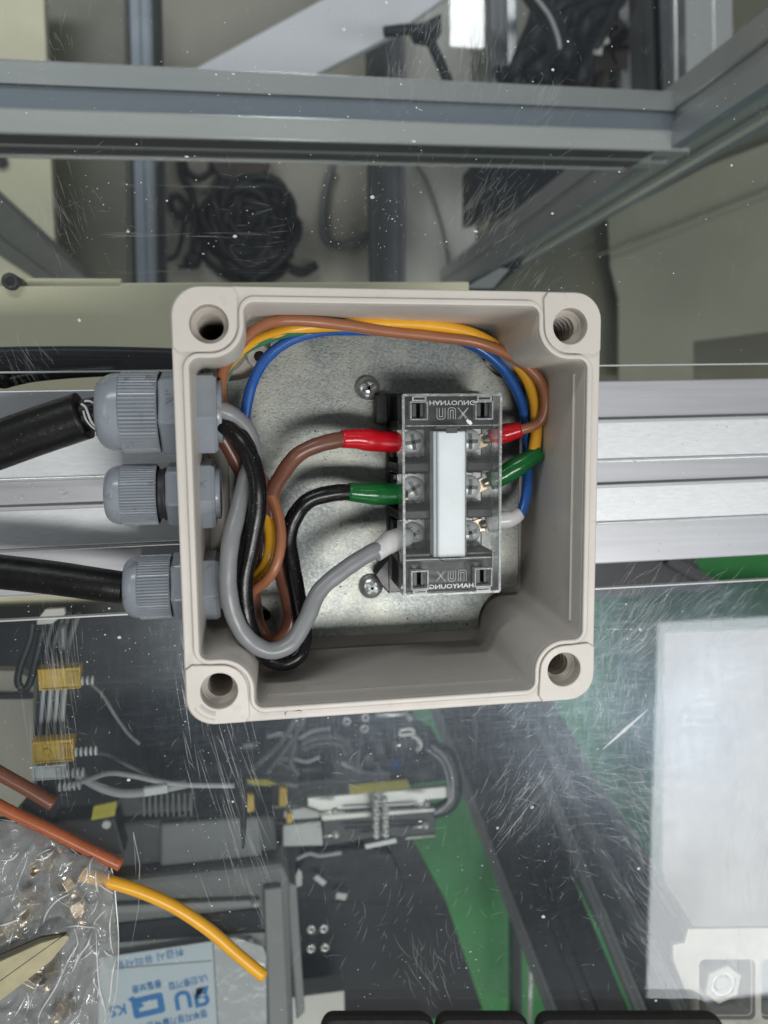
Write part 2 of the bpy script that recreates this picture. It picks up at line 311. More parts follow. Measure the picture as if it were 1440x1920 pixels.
M['fold']=clear('film_crease_highlight',(0.9,0.92,0.92),1.5,base=0.3,diff=0.68,rough=0.22)
M['bag']=clear('polythene_film',(0.92,0.93,0.93),1.5,base=0.05,diff=0.19,rough=0.13,bump=0.7,bumpmm=13,stretch=(1,0.4,1))
M['tray']=clear('frosted_clear_plastic',(0.86,0.86,0.83),1.5,base=0.05,diff=0.30,rough=0.15)
M['film']=clear('thin_clear_film',(0.9,0.92,0.93),1.5,base=0.05,diff=0.38,rough=0.15,bump=0.6,bumpmm=15)
M['shell']=clear('smoked_clear_shell',(0.55,0.57,0.57),1.5,base=0.05,diff=0.10,rough=0.1)
M['emboss']=pbr('embossed_clear_letters',(0.50,0.52,0.52),0.25,var=0.05)
M['scratch']=clear('scratch_marks',(0.9,0.9,0.9),1.5,base=0.14,diff=0.20,rough=0.35)
M['cut_edge']=clear('polished_cut_edge',(0.9,0.9,0.9),1.5,base=0.25,diff=0.42,rough=0.35)
#================================================================ SETTING (structures)
def struct(name,b,mat,bevel=0):
    o=obj(name,b,mat,bevel=bevel); o['kind']='structure'; return o
struct('floor',B().bx(-3500,3500,-3500,3500,-1130,-1100),M['beige'])
struct('green_floor',B().prism([pt(x,y,-900)[:2] for x,y in((560,985),(1900,960),(2300,2600),(560,2600))],-1094,-900),M['green'])
T20=lambda w,s=8,d=9: slot_sec(w,w,s,d)
def slot_sec(w,h,s=8.0,d=9.0):
    # square aluminium profile with one slot per face, origin at the centre of the top face
    out=[]; c=[(-w/2,0),(w/2,0),(w/2,-h),(-w/2,-h)]
    for i in range(4):
        a=Vector(c[i]); b=Vector(c[(i+1)%4]); t=(b-a).normalized(); L=(b-a).length; nrm=Vector((t.y,-t.x))
        for u,v in ((0.6,0),(L/2-s/2-1.2,0),(L/2-s/2,-1.2),(L/2-s/2,-3),(L/2-s/2-4,-3.2),(L/2-s/2-1,-d),(L/2+s/2+1,-d),(L/2+s/2+4,-3.2),(L/2+s/2,-3),(L/2+s/2,-1.2),(L/2+s/2+1.2,0),(L-0.6,0)):
            out.append(tuple(a+t*u+nrm*(-v)))
    return out
def bar(name,label,p0,p1,w,mat,up=(0,0,1),s=8,d=9,h=None,group=None,cat='metal profile'):
    b=B().sweep(slot_sec(w,h or w,s,d),p0,p1,up); o=obj(name,b,mat); return tag(o,label,cat,group)
#================================================================ MAIN PROFILE under the box
rz=Matrix.Rotation(R_(0.8),3,'Z')
def rp(x,y,z): return rz@Vector((x,y,z))
prof=thing('aluminium_profile','light grey slotted aluminium profile running across under the open junction box','aluminium profile',(0,3,-100))
yc=4.0
def band(y0,y1,z0,z1,b=None,x0=-330,x1=430):
    b=b or B(); vs=[rp(x,y,z) for x in (x0,x1) for y in (y0,y1) for z in (z0,z1)]
    return b.add(vs,[(0,1,3,2),(4,6,7,5),(0,4,5,1),(2,3,7,6),(0,2,6,4),(1,5,7,3)])
obj('wide_flange',band(-32.6,38.2,-100,-61.5),M['alu'],prof,bevel=0.6)
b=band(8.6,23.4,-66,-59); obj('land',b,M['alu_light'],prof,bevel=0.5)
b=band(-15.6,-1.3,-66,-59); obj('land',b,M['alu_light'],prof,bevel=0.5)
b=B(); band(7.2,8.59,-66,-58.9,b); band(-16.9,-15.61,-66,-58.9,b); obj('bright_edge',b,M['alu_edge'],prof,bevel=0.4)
b=B(); band(-1.29,7.19,-66,-61.2,b); obj('slot_floor',b,M['alu'],prof)
b=B(); band(22.2,23.6,-66,-58.6,b); band(-2.6,-1.2,-66,-58.7,b); obj('ridge',b,M['alu'],prof,bevel=0.3)
#================================================================ ACRYLIC PANELS
def edge(pp,z): return [pt(x,y,z) for x,y in pp]
ZA=-66.0
def acrylic(name,label,poly,mat='acrylic'):
    t=thing(name,label,'acrylic panel',(0,0,ZA))
    P=[(p[0],p[1]) for p in poly]
    obj('sheet',B().prism(P,ZA-3,ZA),M[mat],t)
    return t
a0=pt(0,697,ZA); a1=pt(1440,681,ZA); dx=(a1-a0).normalized()
up_panel=acrylic('acrylic_panel','clear scratched acrylic sheet above the box, over the dark coil and grey frame',[a0-dx*250,a1+dx*250,a1+dx*250+Vector((0,420,0)),a0-dx*250+Vector((0,420,0))])
b0=pt(0,1166,ZA); b1=pt(1440,1088,ZA); dx2=(b1-b0).normalized()
lo_panel=acrylic('acrylic_panel','scratched clear acrylic sheet below the box, carrying loose wires and a plastic bag',[b0-dx2*250,b1+dx2*250,b1+dx2*250-Vector((0,420,0)),b0-dx2*250-Vector((0,420,0))],'acrylic_glare')
def ribbon(b,pts,w,z):
    P=[Vector(p) for p in pts]; n=len(P); vs=[]
    for i in range(n):
        t=(P[min(i+1,n-1)]-P[max(i-1,0)]); t.z=0; t.normalize(); s=Vector((-t.y,t.x,0))*w/2*(1-0.85*abs(2*i/(n-1)-1))
        vs+=[P[i]+s,P[i]-s]
    b.add([(v.x,v.y,z) for v in vs],[(2*i,2*i+1,2*i+3,2*i+2) for i in range(n-1)])
def scr(b,x,y,L,ang,curv,w,z=ZA+0.05):
    p=pt(x,y,z); pts=[]; a=ang
    for i in range(6): pts.append(p.copy()); p=p+Vector((math.cos(a),math.sin(a),0))*L/5; a+=curv/5
    ribbon(b,pts,w,z)
rnd=random.Random(3)
bu=B(); bl=B()
for _ in range(420):                                   # scattered short hairlines
    x=rnd.uniform(-20,1460); y=rnd.uniform(0,520); scr(bu,x,y,rnd.uniform(1,6),rnd.gauss(1.2,0.7),rnd.gauss(0,.4),rnd.uniform(.05,.11))
for cx,cy,n,ang in ((800,60,90,1.2),(890,120,90,1.4),(920,400,110,0.95),(740,170,50,1.3),(1010,210,50,.95),(50,680,60,-1.1),(115,380,50,-1.2),(60,60,30,-1.1),(470,460,30,.1),(880,420,60,1.0),(1000,540,40,.9)):
    for _ in range(n): scr(bu,rnd.gauss(cx,30),rnd.gauss(cy,35),rnd.uniform(2,11),ang+rnd.gauss(0,.18),rnd.gauss(0,.15),rnd.uniform(.05,.12))
for x in range(0,48): scr(bu,240+rnd.uniform(-60,220),rnd.choice([350,438,442,442,510])+rnd.gauss(0,2),rnd.uniform(3,14),0.02,0,.08)
for _ in range(330): scr(bl,rnd.uniform(0,1440),rnd.uniform(1180,1900),rnd.uniform(1,7),rnd.uniform(0,3.1),rnd.gauss(0,.5),rnd.uniform(.05,.11))
def fan(cx,cy,n,ang,sx,sy,L0,L1,curv=.5,w0=.05,w1=.12,sp=.18):
    for _ in range(n): scr(bl,rnd.gauss(cx,sx),rnd.gauss(cy,sy),rnd.uniform(L0,L1),ang+rnd.gauss(0,sp),curv*rnd.uniform(.4,1.3),rnd.uniform(w0,w1))
fan(1190,1200,190,.75,45,45,4,16,.4); fan(1330,1150,120,.9,60,30,3,14,-.7); fan(1160,1330,90,1.2,40,40,2,9,.9)
fan(1150,1480,150,-.15,60,60,4,16,-.3); fan(1210,1500,130,-.7,30,70,4,14,-.8); fan(960,1520,80,.9,35,45,4,16,.2)
fan(1200,1680,120,-1.0,25,60,4,12,.5); fan(1340,1400,120,.7,60,150,3,12,.5,.04,.08,.7); fan(1400,1650,60,1.4,20,60,6,18,.2,.04,.08)
fan(420,1420,30,-1.35,45,70,10,34,.05,.06,.14,.04); fan(455,1560,24,-1.3,22,50,8,26,.05,.06,.13,.05); fan(350,1250,35,-1.45,12,50,6,22,.03,.06,.12,.05)
fan(100,1220,50,-1.5,20,40,8,28,.03,.06,.12,.04); fan(95,1370,26,-1.5,22,30,8,30,.02,.06,.12,.03); fan(810,1800,40,-1.4,25,50,4,16,.6); fan(700,1700,60,1.0,90,90,2,9,.5)
fan(960,1330,40,.6,50,40,2,8,.3); fan(1050,1600,90,.4,60,80,1,8,.9,.04,.1,1.0)
for L_ in (((1130,1405),(1215,1330),1.5),((1000,1500),(930,1590),.25),((700,1505),(745,1500),.2)):
    p=pt(*L_[0],ZA); q=pt(*L_[1],ZA); ribbon(bl,[p.lerp(q,i/6) for i in range(7)],L_[2],ZA+.06)
p=pt(300,1170,ZA); ribbon(bl,[pt(255,1640,ZA),pt(253,1600,ZA),pt(250,1560,ZA),pt(262,1620,ZA),pt(260,1700,ZA),pt(245,1780,ZA)],.35,ZA+.06)
o=obj('scratch_marks',bu,M['scratch'],up_panel,recalc=False); o['kind']='stuff'
o=obj('scratch_marks',bl,M['scratch'],lo_panel,recalc=False); o['kind']='stuff'
b=B()                                                   # bright polished cut edges
for A,C in ((a0-dx*100,a1+dx*100),): b.sweep([(-.25,.05),(.25,.05),(.25,-3),(-.25,-3)],A-Vector((0,.2,0)),C-Vector((0,.2,0)))
obj('cut_edge',b,M['cut_edge'],up_panel)
b=B().sweep([(-.25,.05),(.25,.05),(.25,-3),(-.25,-3)],b0-dx2*100+Vector((0,.2,0)),b1+dx2*100+Vector((0,.2,0)))
obj('cut_edge',b,M['cut_edge'],lo_panel)
#================================================================ JUNCTION BOX
box=thing('junction_box','open square grey plastic junction box with four threaded corner holes','junction box',(0,0,-57))
FZ=-54.0
tap=lambda z: 1+ z*0.00042
def corner_path(dlt):
    """inner wall outline: straight walls at 58+dlt, a convex arc round each corner hole"""
    Wl=57.8+dlt; hc=52.2; R=9.6-dlt*0.8; fr=2.6+dlt; e=hc-R          # e = boss face coordinate
    q=[]
    # top-right corner, walking from the top wall (x small) to the right wall
    fr=max(.6,fr)
    for k in range(7): t=R_(90-90*k/6); q.append((e-fr+fr*math.cos(t),Wl-fr+fr*math.sin(t)))   # concave corner top wall / boss
    for k in range(0,13): t=R_(180+90*k/12); q.append((hc+R*math.cos(t),hc+R*math.sin(t)))
    for k in range(7): t=R_(90-90*k/6); q.append((Wl-fr+fr*math.cos(t),e-fr+fr*math.sin(t)))
    out=[]
    for k in range(4):
        a=-90*k; c,s=math.cos(R_(a)),math.sin(R_(a)); out+=[(x*c-y*s,x*s+y*c) for x,y in q]
    return out
holes=HOLES=[(-52.2,52.0),(52.5,52.4),(52.3,-52.2),(-52.8,-52.2)]
HR=5.3
outer=rrect(-62.5,62.5,-62.5,62.5,8.2,10)
shape2d('wall',outer,[corner_path(0)]+[circ(h,HR+.35) for h in holes],-57.5,-1.0,M['box'],box,bev=0.5,taper=tap)
# raised lip that follows the inner outline
shape2d('sealing_lip',corner_path(1.9),[corner_path(0.1)],-2.5,0.35,M['box'],box,bev=0.5)
obj('floor_panel',B().prism(rrect(-58,58,-58,58,3),FZ-2.8,FZ),M['box'],box)
for i,h in enumerate(holes):                                    # corner pads
    sx=1 if h[0]>0 else -1; sy=1 if h[1]>0 else -1
    pad=[]
    for k in range(9): t=R_(90*k/8); pad.append((sx*(54.0+8.1*math.cos(t)),sy*(54.0+8.1*math.sin(t))))
    pad+= [(sx*45.5,sy*62.1),(sx*44.2,sy*60.2)]
    for k in range(0,9): t=R_(180+90*k/8); pad.append((sx*(52.2+7.6*math.cos(t)),sy*(52.2+7.6*math.sin(t))))
    pad+= [(sx*60.2,sy*44.2),(sx*62.1,sy*45.5)]
    hole=circ(h,HR)
    shape2d('corner_pad',pad,[hole],-1.6,0.0,M['box'],box,bev=0.3)
    prof_=[(HR+0.25,-0.9),(HR-.05,-1.3),(HR-.1,-4.2),(4.75,-4.6)]
    z=-5.0
    while z>-44: prof_+=[(4.85,z),(3.7,z-1.1),(3.7,z-1.4),(4.85,z-1.9)]; z-=2.9
    prof_+=[(4.4,-46),(4.3,-50)]
    Mx=Matrix.Translation((h[0],h[1],0))
    b=B().lathe([(HR+.3,-50.2)]+[(r,z) for r,z in prof_[::-1]],Mx,44,caps=(False,False),sm=False)
    b.v=[(h[0]*tap(zz)+(xx-h[0]),h[1]*tap(zz)+(yy-h[1]),zz) for xx,yy,zz in b.v]
    obj('screw_hole',b,M['hole'],box,recalc=False)
b=B()
for k in range(14):                                             # moulded quarter rim round the bottom left hole
    a=R_(205+k*4)
for a0_,a1_ in ((215,262),):
    vs=[(-52.8+r*math.cos(R_(a)),-52.2+r*math.sin(R_(a)),z) for a in range(a0_,a1_+1,3) for r,z in ((5.6,-.05),(5.6,-.02),(8.6,.10),(9.0,-.05))]
    n=(a1_-a0_)//3+1; b.add(vs,[(4*i+j,4*i+j+1,4*i+5+j,4*i+4+j) for i in range(n-1) for j in range(3)],True)
obj('raised_rim_mark',b,M['box'],box)
for (x,y) in ((-38,47.4),(-38.5,-43.2),(41.3,48.2),(40.2,-43.8)):
    b=B().lathe([(4.3,FZ-.5),(4.3,FZ+1.8),(3.9,FZ+2.2),(2.4,FZ+2.2),(2.3,FZ+1.2),(1.9,FZ+1.2)],Matrix.Translation((x,y,0)),28,caps=(False,False))
    o=obj('standoff',b,M['box'],box); 
    h=obj('standoff_hole',B().lathe([(1.95,FZ-.4),(1.95,FZ+1.25)],Matrix.Translation((x,y,0)),20),M['black_void'],o)
    h.matrix_parent_inverse=Matrix.Identity(4); h.parent=o; h.location=(0,0,0); h.matrix_parent_inverse=Matrix.Translation(-box.location).inverted()@Matrix.Translation(-box.location)
# rib just under the right-hand and lower rim
b=B(); b.bx(57.0,57.9,-39,39,-9.0,-8.2); b.bx(-39,39,-57.9,-57.0,-9.0,-8.2); obj('wall_step',b,M['box'],box,bevel=.25)
# little pencil marks on the lower rim
b=B(); z=0.38
for pts in ([(536,1343),(534,1337),(540,1334)],[(552,1334),(560,1332),(565,1333),(562,1338)],[(547,1335),(552,1334)]):
    ribbon(b,[pt(x,y,z) for x,y in pts],.35,z)
obj('pencil_mark',b,M['black_void'],box,recalc=False)
b=B().lathe([(2.0,-30),(2.0,-22),(1.2,-21)],Matrix.Translation((-49.9,49.0,0)),20); tag(obj('screw_plug',b,M['ivory']),'small pale plug sitting down in the dark top left corner hole','plug')
#================================================================ MOUNTING PLATE
PZ=-47.5
plate=[];X0,X1,Y0,Y1=-49.5,53.5,-51.0,54.2;nr=12.5
def notch(cx,cy,a0,a1,r=nr):
    return [(cx+r*math.cos(R_(a0+(a1-a0)*k/10)),cy+r*math.sin(R_(a0+(a1-a0)*k/10))) for k in range(11)]
plate+=[(X0+17.5,Y1)]; 
pl=[]
pl+=notch(X1-2.5,Y1-2.5,180,270)            # top right
pl+=[(X1,Y1-15.6),(X1,Y0+15.6)]
pl+=notch(X1-2.5,Y0+2.5,90,180)
pl+=[(X1-15.6,Y0),(X0+15.6,Y0)]
pl+=notch(X0+2.5,Y0+2.5,0,90)
pl+=[(X0,Y0+15.6),(X0,Y1-15.6)]
pl+=notch(X0+2.5,Y1-2.5,270,360)
pl+=[(X0+15.6,Y1),(X1-15.6,Y1)]
mp=obj('mounting_plate',B().prism(pl,PZ-1.5,PZ),M['zinc'],bevel=.25)
tag(mp,'zinc plated steel mounting plate with notched corners in the box floor','mounting plate')
#================================================================ SCREWS
def head(bx_,c,R,H,ax=Matrix.Identity(4)):
    pr=[(R*1.0,0),(R*1.0,H*.18)]+[(R*math.cos(t),H*.18+H*.82*math.sin(t)) for t in [R_(a) for a in (15,30,45,58,70,80)]]
    bx_.lathe(pr,Matrix.Translation(c),30)
def cross(c,L,wd,z,ang):
    b=B()
    for k in (0,1):
        b.box((c[0],c[1],z),(L,wd,.5),Matrix.Rotation(ang+k*math.pi/2,3,'Z'))
    for k in range(4): b.box((c[0],c[1],z+.01*k),(L*.42,L*.42,.48),Matrix.Rotation(ang+math.pi/4,3,'Z')) if k==0 else None
    return b
def panscrew(x,y,lab,ang):
    s=thing('pan_head_screw',lab,'screw',(x,y,PZ),'screws holding the terminal block to the plate')
    b=B(); head(b,(x,y,PZ+.05),4.3,3.9); obj('head',b,M['screw'],s)
    obj('cross_recess',cross((x,y),4.6,1.0,PZ+3.85,ang),M['screw_dark'],s)
panscrew(-1.6,36.3,'domed cross head screw on the plate above the red sleeve',.5)
panscrew(-1.2,-33.2,'domed cross head screw on the plate below the white sleeved grey wire',.9)
#================================================================ TERMINAL BLOCK
TB=thing('terminal_block','black three way terminal block with white marker strip and six cross head screws','terminal block',(21,1,PZ))
bx0,bx1,by0,by1=5.4,37.2,-31.0,33.6
body=B(); body.bx(4.6,38.6,-35.2,34.4,PZ,PZ+3.4)
for (y0,y1) in ((22.6,33.4),(-31.2,-19.6)): body.bx(6.0,36.6,y0,y1,PZ+3.4,-25.0)
body.bx(16.0,28.0,-19.6,22.6,PZ+3.4,-26.0)
for (y0,y1) in ((11.2,24.2),(-4.4,8.8),(-20.0,-6.8)):
    body.bx(5.2,16.0,y0+1.6,y1-1.6,PZ+3.4,-37.0); body.bx(28.0,33.9,y0+1.6,y1-1.6,PZ+3.4,-37.0)
obj('body',body,M['bakelite'],TB,bevel=.35)
for y in (23.6,9.9,-5.6,-19.8):
    b=B(); b.bx(4.9,16.0,y-1.5,y+1.5,PZ+3.4,-26.0); b.bx(28.0,37.0,y-1.5,y+1.5,PZ+3.4,-26.0)
    obj('barrier',b,M['bakelite'],TB,bevel=.4)
ear=B(); ear2=B()
ear.prism([(4.6,22.6),(4.6,33.8),(0.5,33.8),(.5,24.2)],PZ,PZ+6); ear2.prism([(4.6,-22),(4.6,-35.2),(1.8,-32),(-.5,-28)],PZ,PZ+6)
obj('mounting_ear',ear,M['bakelite'],TB,bevel=.4); obj('mounting_ear',ear2,M['bakelite'],TB,bevel=.4)
tsy=(17.9,2.3,-13.3)
for y in tsy:
    for x in (11.6,31.3):
        b=B()
        b.bx(x-5.0,x+4.6,y-4.9,y+4.9,-37.0,-36.2)
        for k in range(3):
            b.bx(x-4.6+k*3.0,x-2.9+k*3.0,y+4.2,y+5.1,-36.4,-35.5); b.bx(x-4.6+k*3.0,x-2.9+k*3.0,y-5.1,y-4.2,-36.4,-35.5)
        p=obj('terminal_clamp',b,M['clamp'],TB,bevel=.25)
        b=B(); head(b,(x+.3,y,-36.2),4.1,1.9); sc_=obj('terminal_screw',b,M['clamp'],TB)
        obj('terminal_screw_recess',cross((x+.3,y),5.2,1.2,-34.45,.35+random.uniform(-.5,.5)),M['screw_dark'],TB)
st=B(); st.bx(16.7,26.2,-19.0,21.6,-26.5,-20.3); obj('marker_strip',st,M['label_white'],TB,bevel=.5,seg=3)
st=B(); st.bx(15.7,17.0,-19.0,21.6,-26.5,-21.2); obj('marker_strip_edge',st,M['label_white'],TB,bevel=.3)
st=B(); st.bx(19.6,23.4,21.0,22.8,-26,-20.0); st.bx(16.4,24.6,22.4,23.6,-26.5,-20.4); obj('strip_latch',st,M['grey_dark'],TB,bevel=.3)
st=B(); st.bx(18.4,24.8,-20.6,-19.4,-26,-20.6); obj('strip_latch',st,M['grey_dark'],TB,bevel=.3)
# clear snap-on cover
CV=thing('terminal_cover','clear plastic cover clipped over the black terminal block with mirrored raised letters','terminal cover',(21,1,-19))
CT=-18.6; cx0,cx1,cy0,cy1=5.2,37.6,-31.1,33.4
wn=[(8.2,13.0),(29.2,34.2)]
win=[]
for xa,xb in wn: win.append((xa,xb,25.6,30.6)); win.append((xa,xb,-28.6,-23.2))
def rct(a,b_,c,d): return [(a,c),(b_,c),(b_,d),(a,d)]
shape2d('top_sheet',rrect(cx0,cx1,cy0,cy1,.8,3),[rct(*w_) for w_ in win]+[rct(17.0,26.0,-18.7,21.3)],CT-1.0,CT,M['cover'],CV)
shape2d('rim',rrect(cx0,cx1,cy0,cy1,.8,3),[rrect(cx0+.75,cx1-.75,cy0+.75,cy1-.75,.5,3)],CT-1.0,CT+.12,M['cover_edge'],CV)
for (x0_,x1_,y0_,y1_) in ((cx0,cx0+.9,cy0,cy1),(cx1-.9,cx1,cy0,cy1)):
    obj('side_wall',B().bx(x0_,x1_,y0_+.1,y1_-.1,CT-8,CT-1.05),M['cover'],CV)
for (x0_,x1_,y0_,y1_) in ((cx0+.9,cx1-.9,cy0,cy0+.9),(cx0+.9,cx1-.9,cy1-.9,cy1)):
    obj('end_wall',B().bx(x0_+.05,x1_-.05,y0_,y1_,CT-10,CT-1.05),M['cover'],CV)
for w_ in win:
    shape2d('clip_window',rct(w_[0]-.45,w_[1]+.45,w_[2]-.45,w_[3]+.45),[rct(*w_)],CT-2.6,CT+.15,M['cover_edge'],CV)
    top=w_[2]>0
    ya,yb=((w_[3]+.5,cy1-.8) if top else (cy0+.8,w_[2]-.5))
    shape2d('clip_tab',rct(w_[0]+.1,w_[1]-.1,ya,yb),[rct(w_[0]+.6,w_[1]-.6,ya+.4,yb-.4)],CT+.02,CT+.35,M['cover_edge'],CV)
    xm=(w_[0]+w_[1])/2
    b=B(); b.bx(xm-1.9,xm-.55,w_[2]+.2,w_[3]-.2,-26,-20.5); b.bx(xm+.75,xm+1.9,w_[2]+.2,w_[3]-.2,-26,-21.0)
    obj('latch_prong',b,M['grey_dark'],TB,bevel=.15)
    obj('latch_slot',B().bx(w_[0]+.15,w_[1]-.15,w_[2]+.1,w_[3]-.1,-25.2,-24.6),M['black_void'],TB)
for yy in (23.3,-19.4): obj('moulded_line',B().bx(cx0+1,cx1-1,yy,yy+.2,CT+.01,CT+.08),M['cover_edge'],CV)
# raised mirrored letters: NUX with HANYOUNG, lower set mirrored left-right, upper set mirrored top-bottom
def logo(cx,cy,s):
    # s=+1 lower set (mirrored left-right); s=-1 upper set (mirrored top-bottom)
    b=B(); zt=CT+.03
    def seg(pts,w=.34):
        P=[Vector((cx+(-x)*s*1.0,cy+y*s,zt+.06)) for x,y in pts]
        b.tube(P,w/2,5,1 if len(P)<4 else 3)
    H=3.6; d=.42
    for off in (0,1):
        k=.75*off
        seg([(-4.9+k,0),(-4.9+k,H-.9+0*k),(-4.6+k*.6,H-.2-k),(-3.6,H-k),(-2.6-k*.6,H-.2-k),(-2.3-k,H-.9),(-2.3-k,0)],.2)
        seg([(-1.3+k,H),(-1.3+k,.9),(-1.0+k*.6,.2+k),(-.1,k),(.8-k*.6,.2+k),(1.1-k,.9),(1.1-k,H)],.2)
        seg([(1.8+k,H),(5.2,0+k*.2)],.2); seg([(5.2-k*.3,H),(1.8+k,0)],.2) if off==0 else seg([(4.5,H),(1.3+k,k*0)],.2)
    obj('raised_letter',b,M['emboss'],CV)
logo(21.0,-28.3+1.6,1); logo(21.2,27.6+1.4,-1)
def smalltxt(cx,cy,s):
    cu=text('raised_small_text','HANYOUNG',(0,0,0),1.45,0,M['emboss'],None,th=.06,align='CENTER',xs=1.28,bold=.02,res=2)
    for v in cu.data.vertices:
        x,y,z=v.co/MM; v.co=((cx-s*x)*MM,(cy+s*y)*MM,(CT+.12+z)*MM)
    cu.data.flip_normals(); cu.parent=CV; cu.matrix_parent_inverse=Matrix.Translation(-CV.location)
smalltxt(21.0,-28.9,1); smalltxt(21.2,31.2,-1)
b=B(); b.add([pt(x,y,CT+.2) for x,y in ((876,786),(883,789),(886,794),(882,797),(876,793),(874,788))],[(0,1,2,3,4,5)]); obj('paint_fleck',b,M['dust'],CV,recalc=False)
#================================================================ CABLE GLANDS
def gland(lab,y,z,R,xw,xd,rib_lo,rib_hi,nutR,nutx0,nutx1,open_gap=False,grp='grey nylon cable glands through the left wall',ribbed_shadow=False):
    t=thing('cable_gland',lab,'cable gland',(-70,y,z),grp)
    ax=Matrix.Translation((0,y,z))@Matrix.Rotation(math.pi/2,4,'Y')      # local z -> +x
    n=192
    def rb(a): return lambda k: a*(1.0 if k%3 else 0.95)
    # dome
    L=rib_lo-xd; pr=[(R*.50,xd+1.2),(R*.52,xd+.2),(R*.62,xd)]
    for k in range(1,9): a=R_(90*k/8); pr.append((R*.62+R*.34*math.sin(a),xd+L*(1-math.cos(a))))
    pr.append((R*.96,rib_lo+.2)); obj('dome_nut',B().lathe(pr,ax,64,caps=(False,False)),M['nylon'],t,recalc=False)
    b=B().lathe([(R*.94,rib_lo-.1),(rb(R),rib_lo+.6),(rb(R*1.0),rib_hi-.3),(R*.95,rib_hi)],ax,n,sm=False,caps=(False,False)); obj('ribbed_grip',b,M['nylon'],t,recalc=False)
    b=B().lathe([(R*.50,xd+1.1),(R*.30,xd+2.0)],ax,40,caps=(False,True)); obj('rubber_seal',b,M['nylon_dark'],t)
    hx0=rib_hi+(0.1 if not open_gap else 2.6)
    if open_gap:
        b=B().lathe([(R*.80,rib_hi-.1),(R*.84,rib_hi+.6),(R*.80,rib_hi+1.2),(R*.86,rib_hi+1.8),(R*.86,rib_hi+2.7)],ax,48); obj('thread',b,M['nylon_dark'],t)
    b=B().lathe([(R*.98,hx0),(R*1.07,hx0+.8),(R*1.07,xw)],ax,6,sm=False,phase=R_(14)); obj('hex_body',b,M['nylon'],t,bevel=.5)
    b=B().lathe([(nutR*.96,nutx0),(nutR,nutx0+.4),(nutR,nutx1-1.2),(nutR*.93,nutx1)],ax,6,sm=False,phase=R_(8)); ln=obj('lock_nut',b,M['nylon'],t,bevel=.5)
    b=B().lathe([(nutR*.70,nutx1-.2),(nutR*.72,nutx1+1.3),(nutR*.62,nutx1+1.6),(nutR*.6,nutx1-.8)],ax,40,caps=(False,False)); obj('threaded_sleeve',b,M['nylon'],t)
    obj('bore',B().lathe([(nutR*.61,nutx1-.5),(nutR*.61,nutx1+.3)],ax,30),M['black_void'],t)
    return t
gland('largest grey cable gland at the top of the left wall, holding the thick black cable',28.4,-29,12.6,-61.0,-87.6,-80.6,-69.0,13.8,-59.9,-51.6)
gland('empty grey cable gland between the two cabled glands, with its dark thread ring showing',2.9,-29,9.6,-61.0,-86.4,-81.6,-70.6,11.6,-59.9,-53.0,open_gap=True)
gland('lower grey cable gland on the left wall, holding the slim black cable',-26.5,-29,10.2,-61.0,-82.2,-77.8,-67.6,11.4,-59.6,-52.6)
# faint moulded lettering on the body of the large gland
o=text('moulded_text','PG13.5',(-66.6,33.5,-17.35),2.2,-90,M['nylon'],bpy.data.objects['cable_gland'],th=.15,xs=1.0)
# black outer cables
def X(x,y,z): return pt(x,y,z)
c1=thing('thick_black_cable','thick black cable entering the largest gland, its sheath cut back to a frayed ring','cable',(-110,15,-30))
obj('outer_sheath',B().tube([X(-190,905,-36),X(-60,856,-32),X(60,812,-30),X(158,779,-29)],7.3,24,10),M['black_pvc'],c1)
obj('inner_sheath',B().tube([X(140,786,-29.2),X(170,776,-29),X(196,772,-29)],4.9,20,4),M['black_pvc'],c1)
b=B()
for k in range(9):
    a=R_(-60+k*17); p=X(158+3*math.sin(k*2),779,-29); 
for (pp,r) in (([(152,757),(160,763),(165,775),(172,792),(184,803)],.4),([(156,770),(161,786),(172,800),(186,808)],.3),([(158,752),(168,752),(178,757)],.35)):
    b.tube([X(x,y,-22.0-.02*abs(y-779)*2) for x,y in pp],r,6,4)
obj('frayed_edge',b,M['cable_grey'],c1)
c3=thing('slim_black_cable','slim black cable running off the left edge from the lowest gland','cable',(-110,-25,-30))
obj('sheath',B().tube([X(-160,1058,-37),X(-60,1066,-33),X(80,1081,-30.5),X(180,1095,-29),X(232,1102,-29)],lambda t:5.6-.5*t,22,9),M['black_pvc'],c3)
#================================================================ WIRES INSIDE THE BOX
def wire(name,lab,pts,r,mat,cat='wire',stripe=None,grp=None):
    t=thing(name,lab,cat,pt(*pts[len(pts)//2]),grp)
    P=[pt(*p) for p in pts]; jr=random.Random(len(lab)); P=[P[0]]+[q+Vector((jr.uniform(-.3,.3),jr.uniform(-.3,.3),jr.uniform(-.2,.2))) for q in P[1:-1]]+[P[-1]]
    ph=jr.uniform(0,6); obj('insulation',B().tube(P,lambda k:r*(1+.018*math.sin(k*61+ph)+.015*math.sin(k*143+ph)),18,8),mat,t)
    if stripe:
        S=spline(P,8); q=B(); n=len(S); vs=[]
        for i in range(n):
            T=(S[min(i+1,n-1)]-S[max(i-1,0)]).normalized(); sd=T.cross(Vector((0,0,1))).normalized()*stripe[1]; 
            u=i/(n-1); g=max(0,min(1,(u-.36)/.06))*max(0,min(1,(.66-u)/.10)); cen=2.9-1.75*g
            for a in (-.75,-.25,.25,.75):
                aa=a+cen; vs.append(S[i]+(sd*math.sin(aa)+sd.cross(T)*math.cos(aa)*(1))*r*1.02 if 0 else S[i]+(sd*math.sin(aa)*(r+.13)+Vector((0,0,1))*math.cos(aa)*(r+.13)))
        q.add(vs,[(4*i+j,4*i+j+1,4*i+5+j,4*i+4+j) for i in range(n-1) for j in range(3)],True); obj('green_stripe',q,stripe[0],t,recalc=False)
    return t
